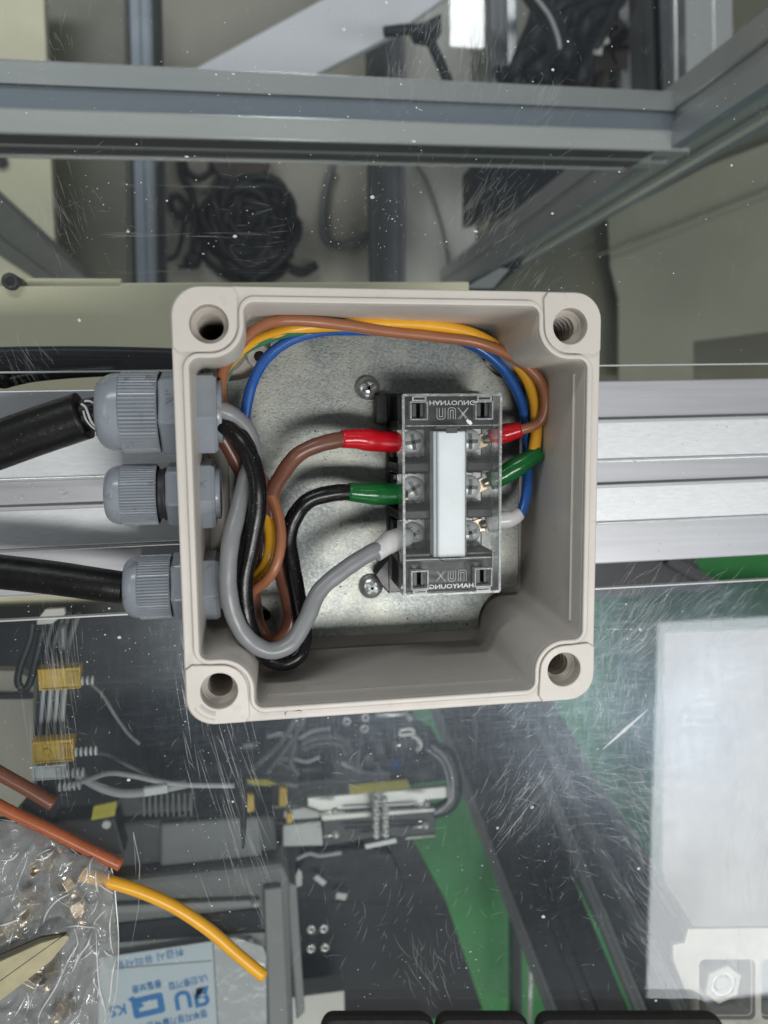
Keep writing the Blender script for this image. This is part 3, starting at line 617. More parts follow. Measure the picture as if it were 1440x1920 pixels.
def sleeve(t,p,r0,r1,mat,lug=True):
    P=[pt(*q) for q in p]; 
    prof_=lambda k:(r0+(r1-r0)*min(1,k*1.3))*(1+.13*math.sin(math.pi*min(1,k*1.15))**2+.02*math.sin(k*17)) if k<.97 else (r0+(r1-r0))*.93
    obj('crimp_sleeve',B().tube(P,prof_,18,8),mat,t)
    if lug:
        d=(P[-1]-P[-2]).normalized(); e=P[-1]
        obj('lug',B().tube([e-d*1,e+d*2.2],lambda k:1.7-.3*k,10,3).box(Vector(((e+d*3.6).x,(e+d*3.6).y,-35.8)),(5.2,4.6,.7),Matrix.Rotation(math.atan2(d.y,d.x),3,'Z')),M['tin'],t,bevel=.2)
w1=wire('brown_wire','thin brown wire looping round the box top to the right hand red sleeve',
 [(395,1100,-31),(440,1120,-31),(478,1108,-27),(512,1070,-23),(527,1010,-24),(517,945,-29),(480,880,-34),(440,820,-36),(418,760,-36),(420,700,-32),(447,648,-27),(490,613,-23),(540,602,-21),(620,606,-22),(720,620,-27),(820,634,-32),(900,645,-33),(970,676,-31),(1012,715,-30),(1024,755,-30),(1012,790,-31),(975,808,-32),(945,816,-33)],1.75,M['brown'])
sleeve(w1,[(976,805,-32),(945,813,-33),(918,822,-34.5)],2.7,3.0,M['red_sleeve'])
w2=wire('earth_wire','yellow wire with green stripe curving round the box to the right hand green sleeve',
 [(395,1092,-34),(440,1098,-35),(480,1082,-32),(503,1045,-29),(507,995,-30),(490,945,-34),(450,880,-39),(425,800,-40),(415,740,-40),(425,690,-38),(455,655,-32),(500,632,-28),(550,620,-26),(610,610,-26),(700,605,-28),(790,608,-31),(870,622,-35),(930,650,-37),(975,690,-36),(1000,740,-35),(1006,800,-34),(1001,850,-33)],2.0,M['yellow'],stripe=(M['green_stripe'],1))
sleeve(w2,[(1012,848,-33),(980,868,-33),(945,890,-34),(916,903,-35)],2.7,3.3,M['green_sleeve'])
w3=wire('blue_wire','blue wire arching over the plate to the white sleeve right of the block',
 [(398,1085,-38),(440,1060,-42),(452,990,-44),(450,900,-44),(458,830,-40),(462,770,-37),(475,715,-34),(502,672,-31),(545,640,-29),(600,623,-28),(680,618,-32),(780,622,-38),(870,640,-40),(930,675,-40),(968,730,-39),(985,790,-38),(990,860,-38),(988,920,-36),(976,962,-34),(960,972,-33)],1.78,M['blue'])
sleeve(w3,[(976,962,-33.5),(960,972,-33.5),(935,976,-34),(912,982,-35)],2.2,3.0,M['white_sleeve'])
w4=wire('dark_brown_wire','thick dark brown wire ending in the red sleeve left of the terminal block',
 [(395,790,-31),(425,830,-32),(455,890,-34),(478,960,-36),(478,1050,-38),(476,1120,-38),(484,1172,-36),(505,1198,-33),(528,1196,-30),(544,1160,-29),(538,1110,-31),(525,1060,-33),(512,990,-33),(512,930,-31),(530,885,-28),(560,853,-26),(600,832,-26),(645,823,-28),(665,822,-29)],2.55,M['brown_dark'])
sleeve(w4,[(640,823,-28),(675,823,-29),(710,827,-31),(745,829,-33)],2.9,3.5,M['red_sleeve'])
w5=wire('black_wire','thick black wire looping low and up to the green sleeve left of the block',
 [(390,783,-26),(425,800,-22),(460,840,-18),(480,890,-16),(484,950,-16),(472,1020,-17),(458,1090,-18),(462,1150,-18),(478,1205,-18),(503,1236,-20),(535,1243,-22),(562,1224,-23),(570,1185,-25),(560,1120,-27),(546,1060,-29),(541,1010,-30),(552,968,-30),(580,938,-29),(620,924,-29),(660,922,-30)],2.75,M['black_wire'])
sleeve(w5,[(653,922,-30),(690,925,-30.5),(725,926,-32),(752,926,-34)],3.0,3.6,M['green_sleeve'])
w6=wire('black_inner_wire','second black wire lying tight behind the looping black wire at the large gland',
 [(390,775,-27),(430,795,-25),(462,832,-22),(478,880,-21),(478,940,-22),(462,1000,-23),(452,1060,-24),(450,1120,-24),(462,1180,-24),(484,1222,-24),(520,1240,-26),(552,1228,-28),(566,1190,-30)],2.3,M['black_wire'])
w7=wire('grey_wire','thick grey wire swinging low and up to the white sleeve left of the block',
 [(395,765,-22),(430,775,-22),(462,805,-25),(474,850,-27),(462,900,-24),(446,960,-18),(432,1020,-14),(427,1090,-13),(436,1150,-13),(462,1198,-13),(505,1221,-13),(545,1205,-14),(575,1160,-16),(600,1110,-18),(640,1070,-20),(690,1040,-22),(720,1026,-24)],2.7,M['grey_wire'])
sleeve(w7,[(703,1037,-23),(725,1021,-25),(745,1010,-28),(762,1006,-32)],3.0,3.4,M['white_sleeve'],lug=False)
#================================================================ FRAME SEEN THROUGH THE UPPER SHEET
def pxb(pp,z,th,b=None): b=b or B(); return b.pxslab(pp,z,th)
def O(name,b,mat,label,cat,group=None,bevel=0,kind=None): return tag(obj(name,b,mat,bevel=bevel),label,cat,group,kind)
fb=thing('frame_bar','grey slotted aluminium frame bar crossing the picture above the box','frame bar',pt(640,210,-300))
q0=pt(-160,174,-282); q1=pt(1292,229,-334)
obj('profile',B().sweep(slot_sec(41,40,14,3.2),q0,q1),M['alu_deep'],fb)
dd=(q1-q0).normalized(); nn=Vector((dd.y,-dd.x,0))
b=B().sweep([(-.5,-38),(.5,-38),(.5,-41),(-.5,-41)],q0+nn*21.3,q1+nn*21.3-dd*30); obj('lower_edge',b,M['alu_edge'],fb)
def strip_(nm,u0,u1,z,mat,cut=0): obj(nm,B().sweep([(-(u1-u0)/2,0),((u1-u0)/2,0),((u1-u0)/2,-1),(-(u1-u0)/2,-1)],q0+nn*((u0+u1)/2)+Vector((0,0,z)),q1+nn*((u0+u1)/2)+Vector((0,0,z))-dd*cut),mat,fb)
strip_('painted_dark_strip',-7,6.5,-1.4,M['alu_blue'],2); strip_('lit_tone_land',7.2,20.3,.35,M['alu_pale'],.5); strip_('edge_glint_strip',6.4,7.1,.6,M['alu_edge'],1); strip_('edge_glint_strip',-20.4,-19.9,.5,M['alu_edge'],.5); strip_('dull_land',-19.8,-7.2,.3,M['alu_deep'],.5)  # lit and shaded tones painted as strips to bring out the slot
strip_('edge_glint_strip',19.9,20.4,.7,M['alu_edge'],.5); strip_('painted_slot_shadow',-7.2,-6.7,.4,M['black'],.5)  # edge glint and slot shadow put in by colour
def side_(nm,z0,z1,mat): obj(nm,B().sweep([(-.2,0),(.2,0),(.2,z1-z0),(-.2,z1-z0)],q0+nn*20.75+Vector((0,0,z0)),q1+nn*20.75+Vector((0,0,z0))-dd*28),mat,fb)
side_('side_shade_strip',-2,-17,M['charcoal']); side_('side_tone_strip',-17.1,-19.5,M['alu_pale']); side_('side_tone_strip',-19.6,-23,M['alu_blue']); side_('side_shade_strip',-23.1,-37.5,M['charcoal'])  # shade and a bright line painted along the side face
def post(label,x,y,zref,zt,zb,w,mat,rot=0,grp=None,slot=8):
    p=pt(x,y,zref); c,s=math.cos(R_(rot)),math.sin(R_(rot))
    b=B().sweep(slot_sec(w,w,slot,3),(p.x+w/2*-s,p.y+w/2*c,zb),(p.x+w/2*-s,p.y+w/2*c,zt),up=(-s,c,0))
    return O('frame_post',b,mat,label,'frame post',grp)
FP='upright aluminium frame posts'
post('upright aluminium post behind the right end of the frame bar',1362,186,-300,-150,-1098,44,M['alu_deep'],0,FP)
pp_=pt(1362,186,-300)
for (xa,xb,mt) in ((8,15,'alu_edge'),(15.2,22,'alu_blue'),(-22,-14,'alu_blue')): obj('post_edge',B().bx(pp_.x+xa,pp_.x+xb,pp_.y-22.6,pp_.y-21.5,-1098,-152),M[mt],bpy.data.objects['frame_post'])
post('grey upright aluminium post at the left edge, running down over the cream panel',-28,398,-560,-420,-1098,40,M['alu_deep'],35,FP)
# cream parts on the left and behind the box
t=thing('cream_shelf','cream painted steel shelf running left of the box, with screw holes','panel',pt(150,600,-150))
obj('sheet',pxb([(-200,536),(226,536),(226,530),(880,528),(880,690),(500,760),(-200,780)],-170,6),M['cream'],t,bevel=.8)
obj('fold',pxb([(-200,520),(228,522),(228,540),(-200,540)],-182,4),M['cream'],t,bevel=.5)
for x,y in ((10,522),):
    p=pt(x,y,-160); obj('bolt',B().lathe([(3.8,-182),(3.8,-167),(2.0,-166.5),(2.0,-169)],Matrix.Translation((p.x,p.y,0)),20),M['grey_dark'],t)
O('cream_upright',pxb([(-200,-120),(80,-120),(82,0),(106,545),(-200,545)],-880,20),M['cream'],'tall cream painted panel at the top left corner behind the grey post','panel')
p=pt(0,300,-875); O('bolt',B().lathe([(8,-880),(8,-872),(4,-871),(4,-876)],Matrix.Translation((p.x,p.y,0)),20),M['grey_dark'],'dark bolt head on the cream panel at the left edge','bolt')
O('olive_board',pxb([(70,-120),(232,-120),(240,540),(90,540)],-985,20),M['olive'],'dark olive panel between the cream panel and the upright bars','panel')
def ybar(x0,y0,x1,y1,z,w,mat,label,grp='bars standing on the far floor',slot=6,d=2.5):
    o=O('floor_bar',B().sweep(slot_sec(w,w,slot,d),pt(x0,y0,z),pt(x1,y1,z)),mat,label,'metal bar',grp); return o
ybar(226,-80,236,560,-990,20,M['olive_light'],'narrow olive bar beside the dark olive panel')
ybar(246,-80,256,560,-960,14,M['grey_dark'],'thin dark bar left of the bright slotted bar')
ybar(268,-80,284,560,-900,36,M['alu_blue'],'bright slotted bar left of the dark cable coil',slot=10)
ybar(291,-80,304,560,-890,9,M['grey_dark'],'thin black strip along the right side of the bright slotted bar')
ybar(702,-80,712,560,-950,24,M['grey_dark'],'dark grey bar right of the cable coil')
ybar(738,-80,742,560,-990,30,M['alu_dark'],'grey bar beside the pale floor board',slot=12)
ybar(900,-80,906,330,-930,20,M['olive_light'],'olive bar right of the bright lamp reflection')
ybar(935,-80,940,300,-940,26,M['alu'],'pale bar just right of the olive bar')
ybar(962,-80,966,300,-920,9,M['alu_edge'],'thin bright rod at the edge of the dark cable heap')
ybar(1168,-80,1178,300,-870,14,M['alu_deep'],'grey bar on the right of the brown cable heap')
ybar(1200,-80,1212,240,-1000,60,M['grey_dark'],'wide dark bar right of the brown cable heap')
ybar(1252,-80,1262,240,-1000,56,M['alu_dark'],'wide grey bar next to the white corner profile')
O('corner_profile',B().sweep(slot_sec(60,40,14,2.5),pt(1328,-160,-700),pt(1332,205,-700)),M['alu_edge'],'white slotted profile at the top right behind the frame corner','metal profile')
O('pale_board',pxb([(752,-120),(888,-120),(893,560),(756,560)],-1050,10),M['beige_light'],'pale floor board between the grey bar and the dark cable heap','board')  # pale floor; its upper end also paints the lamp glare's fade
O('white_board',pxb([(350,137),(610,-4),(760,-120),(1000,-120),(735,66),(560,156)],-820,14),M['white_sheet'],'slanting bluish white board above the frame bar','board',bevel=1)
O('dark_olive_wall',pxb([(800,230),(1700,-300),(1700,760),(800,760)],-1060,12),M['olive'],'dark olive sheet filling the far right beyond the frame post','panel')
O('olive_sheet',pxb([(1140,408),(1330,310),(1620,200),(1620,600),(1300,640),(1300,720),(1160,715),(1160,560),(1145,500)],-1000,6),M['olive_light'],'lighter olive sheet lying on the dark one at the right','sheet')
O('seam_strip',pxb([(1120,478),(1460,345),(1460,349),(1120,482)],-985,3),M['olive'],'thin dark strip slanting across the lighter olive sheet','strip')
O('dark_box',pxb([(888,305),(1080,305),(1065,330),(985,385),(888,410)],-880,60),M['charcoal'],'dark box showing under the right end of the frame bar','box')
b=pxb([(850,545),(935,500),(985,478),(975,500),(925,545)],-520,10); O('dark_bracket',b,M['charcoal'],'dark slanting bracket behind the top edge of the box','bracket')
O('pale_bracket',pxb([(870,540),(938,502),(955,505),(925,540)],-500,4),M['alu_deep'],'pale slanting plate beside the dark slanting bracket','bracket')
# lower border strip right of the box, behind upper sheet edge
# black cable band left of the box, in front of the cream shelf
b=B()
for k in range(6):
    y=664+k*5.5; b.tube([X(-120,y+3,-96-k),X(60,y+rnd.uniform(-2,3),-93-k),X(200,y+rnd.uniform(-2,2),-94-k),X(380,y+3,-95-k)],2.6,10,6)
O('black_cable_bundle',b,M['black_pvc'],'bundle of black cables lying along the cream shelf above the largest gland','cable bundle')
b=B().tube([X(-60,722,-92),X(10,716,-92),X(60,706,-93),X(130,699,-94),X(220,694,-94)],2.2,12,8).tube([X(-40,712,-92),X(8,712,-92),X(16,722,-93)],3.0,12,5)
O('black_cable_end',b,M['black_pvc'],'short black cable end curling below the cable bundle at the left edge','cable')
# coil on the far floor
rc=random.Random(11); b=B(); cc=pt(472,424,-1040)
for k in range(64):
    R0=rc.uniform(8,52)*(1 if k%4 else 1.15); th=rc.uniform(0,6.28); ox,oy=rc.gauss(0,13),rc.gauss(0,14); z0=-1092+rc.uniform(0,50)
    b.tube([cc+Vector((ox+R0*(1+.16*math.sin(3*a+th))*math.cos(a),oy+R0*1.08*(1+.14*math.cos(2*a+th))*math.sin(a),z0-cc.z+8*math.sin(2*a+th))) for a in [k2*6.283/14 for k2 in range(15)]],rc.uniform(4.5,7.5),7,3)
b.lathe([(60,-1099),(64,-1080),(50,-1050),(10,-1040)],Matrix.Translation((cc.x,cc.y,0)),11)
for k in range(9):
    a=k*.9+.4; b.box(cc+Vector((56*math.cos(a),62*math.sin(a),-40)),(30,18,14),Matrix.Rotation(a+.5,3,'Z'))
b.tube([cc+Vector(q) for q in ((50,-50,-30),(75,-62,-34),(100,-48,-40))],7,8,4)
O('cable_coil',b,M['cable_dark'],'dark round coil of cable lying on the floor above the box','cable coil')
def cab(name,pp,z,r,mat,label,cat='cable',grp=None,n=10,sub=8): return O(name,B().tube([pt(x,y,z) for x,y in pp],r,n,sub),mat,label,cat,grp)
cab('cable',[(338,285),(342,330),(360,365),(366,420),(362,470)],-1075,6,M['cable_dark'],'dark cable dropping to a plug left of the coil')
cab('cable',[(398,285),(395,320),(372,335),(350,320),(344,290)],-1075,5,M['cable_dark'],'loop of cable hanging above the coil')
cab('cable',[(352,385),(330,366),(320,380),(330,402),(350,405),(356,380)],-1075,5,M['cable_dark'],'small closed cable loop left of the coil')
cab('cable',[(312,488),(330,478),(340,450),(345,420),(362,400)],-1075,4,M['cable_dark'],'thin cable curving down toward the upright bars')
cab('cable',[(500,345),(515,342),(528,350),(529,362),(520,370)],-1070,4.6,M['cable_dark'],'short cable hook standing out of the top of the coil')
cab('cable',[(625,310),(612,350),(606,400),(612,450),(650,460),(690,440)],-1085,6,M['cable_mid'],'grey cable sagging between the coil and the dark grey bar')
b=B().lathe([(12,-1095),(13,-1075),(9,-1062)],Matrix.Translation(pt(362,488,-1080).xy.to_3d()),14); p=pt(350,500,-1080); b.box((p.x,p.y,-1084),(26,5,5)).box((p.x+6,p.y+8,-1084),(22,12,12))
O('plug',b,M['cable_dark'],'dark mains plug on the floor left of the coil','plug')
O('brown_pot',B().lathe([(38,-1098),(46,-1060),(44,-1054)],Matrix.Translation(pt(450,292,-1060).xy.to_3d()),24),M['rust'],'round brown pot half hidden by the frame bar above the coil','pot')
cab('cable',[(775,300),(800,340),(822,400),(838,470),(842,520)],-1035,2.2,M['cable_mid'],'thin cable trailing over the pale floor board')
cab('cable',[(720,60),(770,55),(800,66),(815,95),(835,140),(848,175)],-640,5.5,M['cable_dark'],'black cable drooping over the bright lamp reflection')
O('cable_clamp',pxb([(768,48),(800,38),(828,24),(828,60),(812,78),(780,72)],-660,14),M['cable_dark'],'black cable clamp under the slanting white board','clamp',bevel=1)
# cable heap upper right
rh=random.Random(5)
b=B()
for k in range(30):
    y0=rh.uniform(-20,150); x0=rh.uniform(960,1100)
    b.tube([pt(x0+rh.uniform(-70,-10),175-rh.uniform(-5,40),-820+rh.uniform(-60,40)),pt(x0,y0*.8+30,-800+rh.uniform(-60,60)),pt(x0+rh.uniform(10,70),y0*.5,-800),pt(x0+rh.uniform(40,110),-60,-810)],rh.uniform(4,10),7,6)
O('cable_heap',b,M['cable_dark'],'heap of dark cables above the frame bar right of the lamp reflection','cable heap')
b=B()
for k in range(22):
    x0=rh.uniform(1075,1150); z0=-900+rh.uniform(-30,30)
    b.tube([pt(x0-30,170+rh.uniform(-20,20),z0),pt(x0+rh.uniform(-20,20),rh.uniform(60,130),z0),pt(x0+rh.uniform(0,50),rh.uniform(-20,40),z0),pt(x0+60,-60,z0)],rh.uniform(4,12),7,5)
for k in range(14): p=pt(rh.uniform(1060,1160),rh.uniform(10,160),-870); b.box(p,(rh.uniform(20,50),rh.uniform(14,30),12),Matrix.Rotation(rh.uniform(0,3),3,'Z'))
O('scrap_heap',b,M['rust'],'brown heap of old cable and scrap left of the grey bars','scrap heap')
cab('hose',[(985,-30),(1020,20),(1040,60),(1048,95)],-600,11,M['cable_dark'],'thick black hose coming down over the dark cable heap','hose')
cab('white_wire',[(1000,-10),(1030,30),(1046,70),(1050,92)],-585,2,M['cable_grey'],'thin white wire running along the thick black hose','wire')
for i,(x,y,l) in enumerate(((1128,70,'pale tag at the top of the brown scrap heap'),(1116,85,'larger pale tag lower on the brown scrap heap'))):
    p=pt(x,y,-800); O('pale_tag',B().box(p,(14+8*i,20,3),Matrix.Rotation(.5+i,3,'Z')),M['beige_light'],l,'tag',None,1)
#================================================================ BELOW THE LOWER SHEET
O('control_panel',pxb([(-220,1130),(120,1124),(1010,1062),(1100,1130),(850,1128),(775,1330),(765,1560),(840,1700),(905,1893),(560,1960),(-220,2100)],-430,12),M['charcoal'],'wide charcoal equipment plate behind the lower left of the box','equipment plate')
O('cream_strip',pxb([(-220,1108),(335,1090),(335,1128),(-220,1142)],-210,4),M['cream'],'cream strip under the slim black cable at the left','strip')
O('dark_strip',pxb([(-220,1143),(335,1126),(335,1152),(-220,1166)],-205,6),M['black'],'dark strip just above the edge of the lower clear sheet','strip')
b=pxb([(85,1142),(120,1140),(122,1152),(96,1170),(62,1172)],-120,3); O('cable_lug',b,M['beige_light'],'pale angled lug poking over the edge of the lower clear sheet','lug',bevel=.4)
O('grey_board',pxb([(-220,1258),(30,1258),(62,1275),(62,1480),(20,1530),(-220,1530)],-200,8),M['beige'],'grey beige board at the left edge beside the yellow connectors','board')
O('dark_line_strip',pxb([(-220,1305),(60,1303),(60,1311),(-220,1313)],-196,3),M['black'],'thin black strip across the grey beige board','strip')
# wire bundle and connectors on the left
for i in range(12):
    x=76+i*4.4
    o=O('thin_wire',B().tube([pt(x+rnd.uniform(-2,6)+18,1150,-150),pt(x+4,1210,-132),pt(x,1262,-126),pt(x-6,1330,-126),pt(x-10,1400,-126)],.55+.25*(i%3),6,6),(M['cable_dark'],M['cable_blue'],M['cable_mid'],M['cable_grey'])[(0,1,3,1,0,3,2,1,3,0,2,3)[i]],('%s thin wire, %s from the left of the ribbon under the yellow connectors'%(('dark','blue black','grey','pale')[(0,1,3,1,0,3,2,1,3,0,2,3)[i]],('first','second','third','fourth','fifth','sixth','seventh','eighth','ninth','tenth','eleventh','last')[i])),'wire','ribbon wires under the yellow connectors')
cab('printed_cable',[(118,1170),(117,1240),(110,1330),(104,1420)],-128,1.8,M['cable_mid'],'printed grey cable along the right of the wire ribbon')
cab('black_loop',[(62,1165),(56,1200),(38,1250),(34,1280),(45,1292),(56,1280),(68,1235),(80,1180)],-118,1.6,M['cable_dark'],'black cable loop hanging at the left edge of the wire ribbon')
def connector(name,label,x,y,w,h,z,mat,circ_=False,grp=None,rot=0):
    p=pt(x,y,z); k=1/sca(z); W,H=w*k,h*k
    t=thing(name,label,'connector',p,grp)
    b=B().box(p-Vector((0,0,3)),(W,H,6)); obj('housing',b,mat,t,bevel=.5)
    b=B().box(p+Vector((0,H*.42,.6)),(W*.96,H*.12,1.2)).box(p+Vector((-W*.45,0,.5)),(W*.06,H*.9,1)).box(p+Vector((0,-H*.45,.4)),(W*.96,H*.06,.8)); obj('raised_border',b,mat,t,bevel=.2)
    b=B()
    for i in range(5): b.box(p+Vector((W*(.22+.06*i),0,.5)),(W*.025,H*.62,1.2))
    obj('grip_ribs',b,mat,t,bevel=.15)
    if circ_: obj('round_button',B().lathe([(W*.085,-.2),(W*.085,.9),(W*.06,1.1)],Matrix.Translation(p+Vector((-W*.14,0,0))),20),mat,t)
    return t
CG='yellow snap connectors on the wire ribbon'
connector('snap_connector','ribbed yellow connector, the upper of two on the wire ribbon',111,1272,74,42,-112,M['conn_yellow'],False,CG)
connector('snap_connector','yellow connector with round button, just above the white connector',99,1408,73,44,-112,M['conn_yellow'],True,CG)
connector('snap_connector','white connector under the lower yellow one',92,1447,60,30,-114,M['conn_white'])
def ferr(label,x,y,n,s=1.0,ang=0):
    b=B(); p=pt(x,y,-113)
    for i in range(n):
        q=p+Vector((i*2.0*math.cos(ang),i*2.0*math.sin(ang),0)); b.lathe([(1.3*s,-.5),(2.0*s,-.3),(2.0*s,.3),(1.3*s,.5)],Matrix.Translation(q)@Matrix.Rotation(ang,4,'Z')@Matrix.Rotation(math.pi/2,4,'Y'),14)
    O('strain_relief',b,M['conn_white'],label,'strain relief','ribbed white strain reliefs')
ferr('short ribbed strain relief beside the upper yellow connector',155,1276,3); ferr('ribbed strain relief beside the lower yellow connector',143,1410,5)
ferr('ribbed strain relief at the right end of the white connector',128,1450,4,1.0); ferr('lowest ribbed strain relief, under the white connector',112,1476,5,.9)
cab('thin_grey_cable',[(165,1278),(190,1300),(215,1340),(240,1375),(262,1395)],-140,.9,M['cable_mid'],'thin grey cable falling from the upper yellow connector')
cab('pale_cable',[(155,1412),(200,1415),(250,1440),(300,1462),(345,1470)],-150,.9,M['cable_mid'],'faint grey cable leaving the lower yellow connector')
cab('white_cable',[(145,1452),(185,1475),(225,1487),(275,1485),(330,1474),(350,1470)],-140,2.0,M['cable_grey'],'thick white cable swinging right from the white connector')
cab('white_cable',[(120,1478),(165,1462),(205,1450),(250,1455),(300,1466),(350,1472),(440,1473)],-138,1.2,M['cable_grey'],'thinner white cable crossing over the thick white one')
O('wire_ferrule_sleeve',B().box(pt(292,1481,-136),(11,4.2,3),Matrix.Rotation(.08,3,'Z')),M['conn_white'],'frosted white sleeve where the white cables meet','sleeve',bevel=.8)
# fins
hs=thing('heat_sink','grey finned heat sink above the grey enclosure','heat sink',pt(300,1510,-290))
obj('base',pxb([(225,1490),(360,1485),(362,1535),(222,1535)],-292,10),M['grey_dark'],hs)
for i in range(9): x=268+i*11; obj('fin',pxb([(x,1488),(x+3,1488),(x+4,1531),(x+1,1531)],-276,16),M['grey_encl'],hs)
O('yellow_tag',pxb([(176,1512),(219,1503),(215,1530),(171,1538)],-240,2),M['tag_yellow'],'creased yellow tag left of the grey heat sink','tag')
O('dark_module',pxb([(95,1540),(215,1530),(235,1600),(190,1610),(110,1590)],-270,20),M['cable_dark'],'dark module above the rust brown wire end','module',bevel=2)
p=pt(200,1545,-248); O('round_button',B().lathe([(2.6,-250),(2.6,-247),(2.2,-246.6)],Matrix.Translation((p.x,p.y,0)),20),M['paper_white'],'small round grey button on the dark module','button')
# enclosure
en=thing('grey_enclosure','large grey equipment enclosure with an upside down blue printed label','enclosure',pt(370,1750,-330))
EZ=-262
obj('upper_cover',pxb([(208,1545),(330,1532),(515,1530),(522,1625),(195,1660),(190,1610)],-285,60),M['grey_dark'],en,bevel=3)
obj('raised_panel',pxb([(300,1545),(485,1532),(492,1610),(300,1628)],-281,4),M['grey_encl'],en,bevel=2)
obj('lid',pxb([(190,1655),(530,1618),(543,1650),(552,2000),(190,2000)],EZ-8,50),M['grey_encl'],en,bevel=4,)
obj('frame_top',pxb([(190,1700),(487,1688),(489,1700),(190,1716)],EZ-3,5),M['grey_encl2'],en,bevel=1)
obj('frame_side',pxb([(495,1668),(528,1664),(545,2000),(506,2000)],EZ-2,6),M['grey_encl2'],en,bevel=1.2)
obj('window_recess',pxb([(190,1737),(488,1705),(490,1750),(190,1784)],EZ-6,2),M['charcoal'],en)
obj('inner_tray',pxb([(190,1770),(500,1748),(508,2000),(190,2000)],EZ-5,1),M['grey_encl2'],en)
obj('hinge_strip',pxb([(536,1655),(556,1660),(572,1900),(556,1915)],EZ-12,30),M['grey_encl2'],en,bevel=1.5)
for k,(x,y) in enumerate(((478,1698),(470,1768))): p=pt(x,y,EZ); obj('fixing_screw',B().lathe([(1.8,EZ-4),(1.8,EZ-.5),(1.2,EZ)],Matrix.Translation((p.x,p.y,0)),16),M['screw'],en)
lb=pxb([(185,1797),(398,1765),(412,2000),(185,2000)],EZ+1.2,.6); obj('printed_label',lb,M['paper'],en)
obj('label_film',pxb([(400,1766),(440,1758),(492,1775),(499,1790),(500,2000),(414,2000)],EZ+1.3,.5),M['film'],en)
obj('label_line',pxb([(215,1815),(397,1801),(397,1802.5),(215,1817)],EZ+1.5,.25),M['cable_mid'],en)
ROTL=187.0
def lt(s,x,y,hpx,xs=1.0,bold=.02,al='LEFT'):
    text('printed_word',s,pt(x,y,EZ+1.4),hpx/sca(EZ),ROTL,M['ink'],en,th=.05,xs=xs,bold=bold,align=al)
lt('취급시 유의사항',344,1777,14,1.0,.01); lt('UL인증기업',388,1828,13,.86,.03); lt('품질보증',302,1838,13,.86,.03)
lt('정부지정기술혁신기업',388,1893,14,.82,.03)
lt('Я',390,1850,37,1.0,.045); lt('U',357,1856,37,.95,.05)
# rounded Q mark
def qmark():
    b=B(); z=EZ+1.45; k=1/sca(EZ); o=pt(304,1860,EZ+1.4); Mr=Matrix.Rotation(R_(ROTL),3,'Z')
    def add(poly): b.prism([(o+Mr@Vector((x*k,y*k,0)))[:2] for x,y in poly],z-.05,z)
    ow,oh,iw=60,43,12
    add([(4,0),(ow-4,0),(ow,4),(ow,iw),(0,iw),(0,4)]); add([(0,oh-iw),(ow,oh-iw),(ow,oh-4),(ow-4,oh),(4,oh),(0,oh-4)])
    add([(0,iw+.1),(iw,iw+.1),(iw,oh-iw-.1),(0,oh-iw-.1)]); add([(ow-iw,iw+.1),(ow,iw+.1),(ow,oh-iw-.1),(ow-iw,oh-iw-.1)])
    z+=.12; add([(ow-23,iw+7),(ow-14,iw+11),(ow+5,-1),(ow-5,-5)])
    obj('certification_mark',b,M['ink'],en,recalc=False)
qmark()
lt('KS',236,1882,22,1.0,.02)
# rails, terminals
def rail(lab,pp,z,th=5): return O('steel_rail',pxb(pp,z,th),M['silver'],lab,'steel rail','bright steel rails below the box',bevel=.6)
rail('top bright steel rail with the lit right end, under the yellow strip',[(576,1496),(846,1474),(845,1496),(800,1500),(800,1508),(578,1522)],-300)
rail('middle bright steel rail with a painted dark reflection',[(600,1528),(815,1516),(816,1522),(604,1540)],-296)
O('steel_bracket',pxb([(604,1504),(780,1496),(815,1512),(817,1566),(700,1572),(606,1588)],-318,6),M['grey_dark'],'broad steel bracket carrying the two rows of springs','bracket',bevel=1)
rail('lowest thin steel rail at the right end of the bracket',[(760,1571),(817,1566),(817,1569),(760,1575)],-300)
for a,l in (((606,1552,816,1546),'upper'),((606,1520,800,1512),'lower')):
    O('painted_dark_strip',pxb([(a[0]+40,a[1]),(a[2]-12,a[3]),(a[2]-12,a[3]+4),(a[0]+40,a[1]+4)],-293 if l=='lower' else -311,2),M['black'],'painted dark reflection strip on the %s rail'%('middle' if l=='upper' else 'top'),'strip')  # dark reflections in the steel, painted as black strips
def ballrow(lab,x,y0,n):
    b=B()
    for i in range(n):
        p=pt(x+(i%2)*2,y0+i*8.2,-286); b.lathe([(.2,-2.1),(1.6,-1.5),(2.1,0),(1.6,1.5),(.2,2.1)],Matrix.Translation(p),12)
        p=pt(x+3,y0+i*8.2+3,-287); b.lathe([(1.7,-4),(1.7,0)],Matrix.Translation(p),10)
    O('spring_row',b,M['silver'],lab,'row of springs','spring rows on the steel bracket')
ballrow('left row of small shiny springs on the steel bracket',703,1500,9); ballrow('right row of small shiny springs on the steel bracket',721,1498,9)
O('hinge_plate',pxb([(684,1584),(742,1572),(744,1580),(686,1592)],-300,5),M['alu_deep'],'small steel hinge plate under the spring rows','plate')
for x,y,l in ((628,1520,'ball ended pin at the left of the middle rail'),(630,1565,'ball ended pin at the lower left of the bracket'),(800,1506,'ball ended pin at the right end of the top rail'),(798,1548,'ball ended pin at the right of the bracket')):
    p=pt(x,y,-285); O('ball_pin',B().lathe([(.3,-2.6),(2,-1.8),(2.6,0),(2,1.8),(.3,2.6)],Matrix.Translation(p),16).tube([p,p+Vector((-9,-.6,0))],.8,8,2),M['silver'],l,'pin','ball ended pins')
O('yellow_strip',pxb([(654,1472),(764,1462),(770,1478),(657,1490)],-288,2),M['tag_yellow'],'olive yellow strip above the top steel rail','strip')
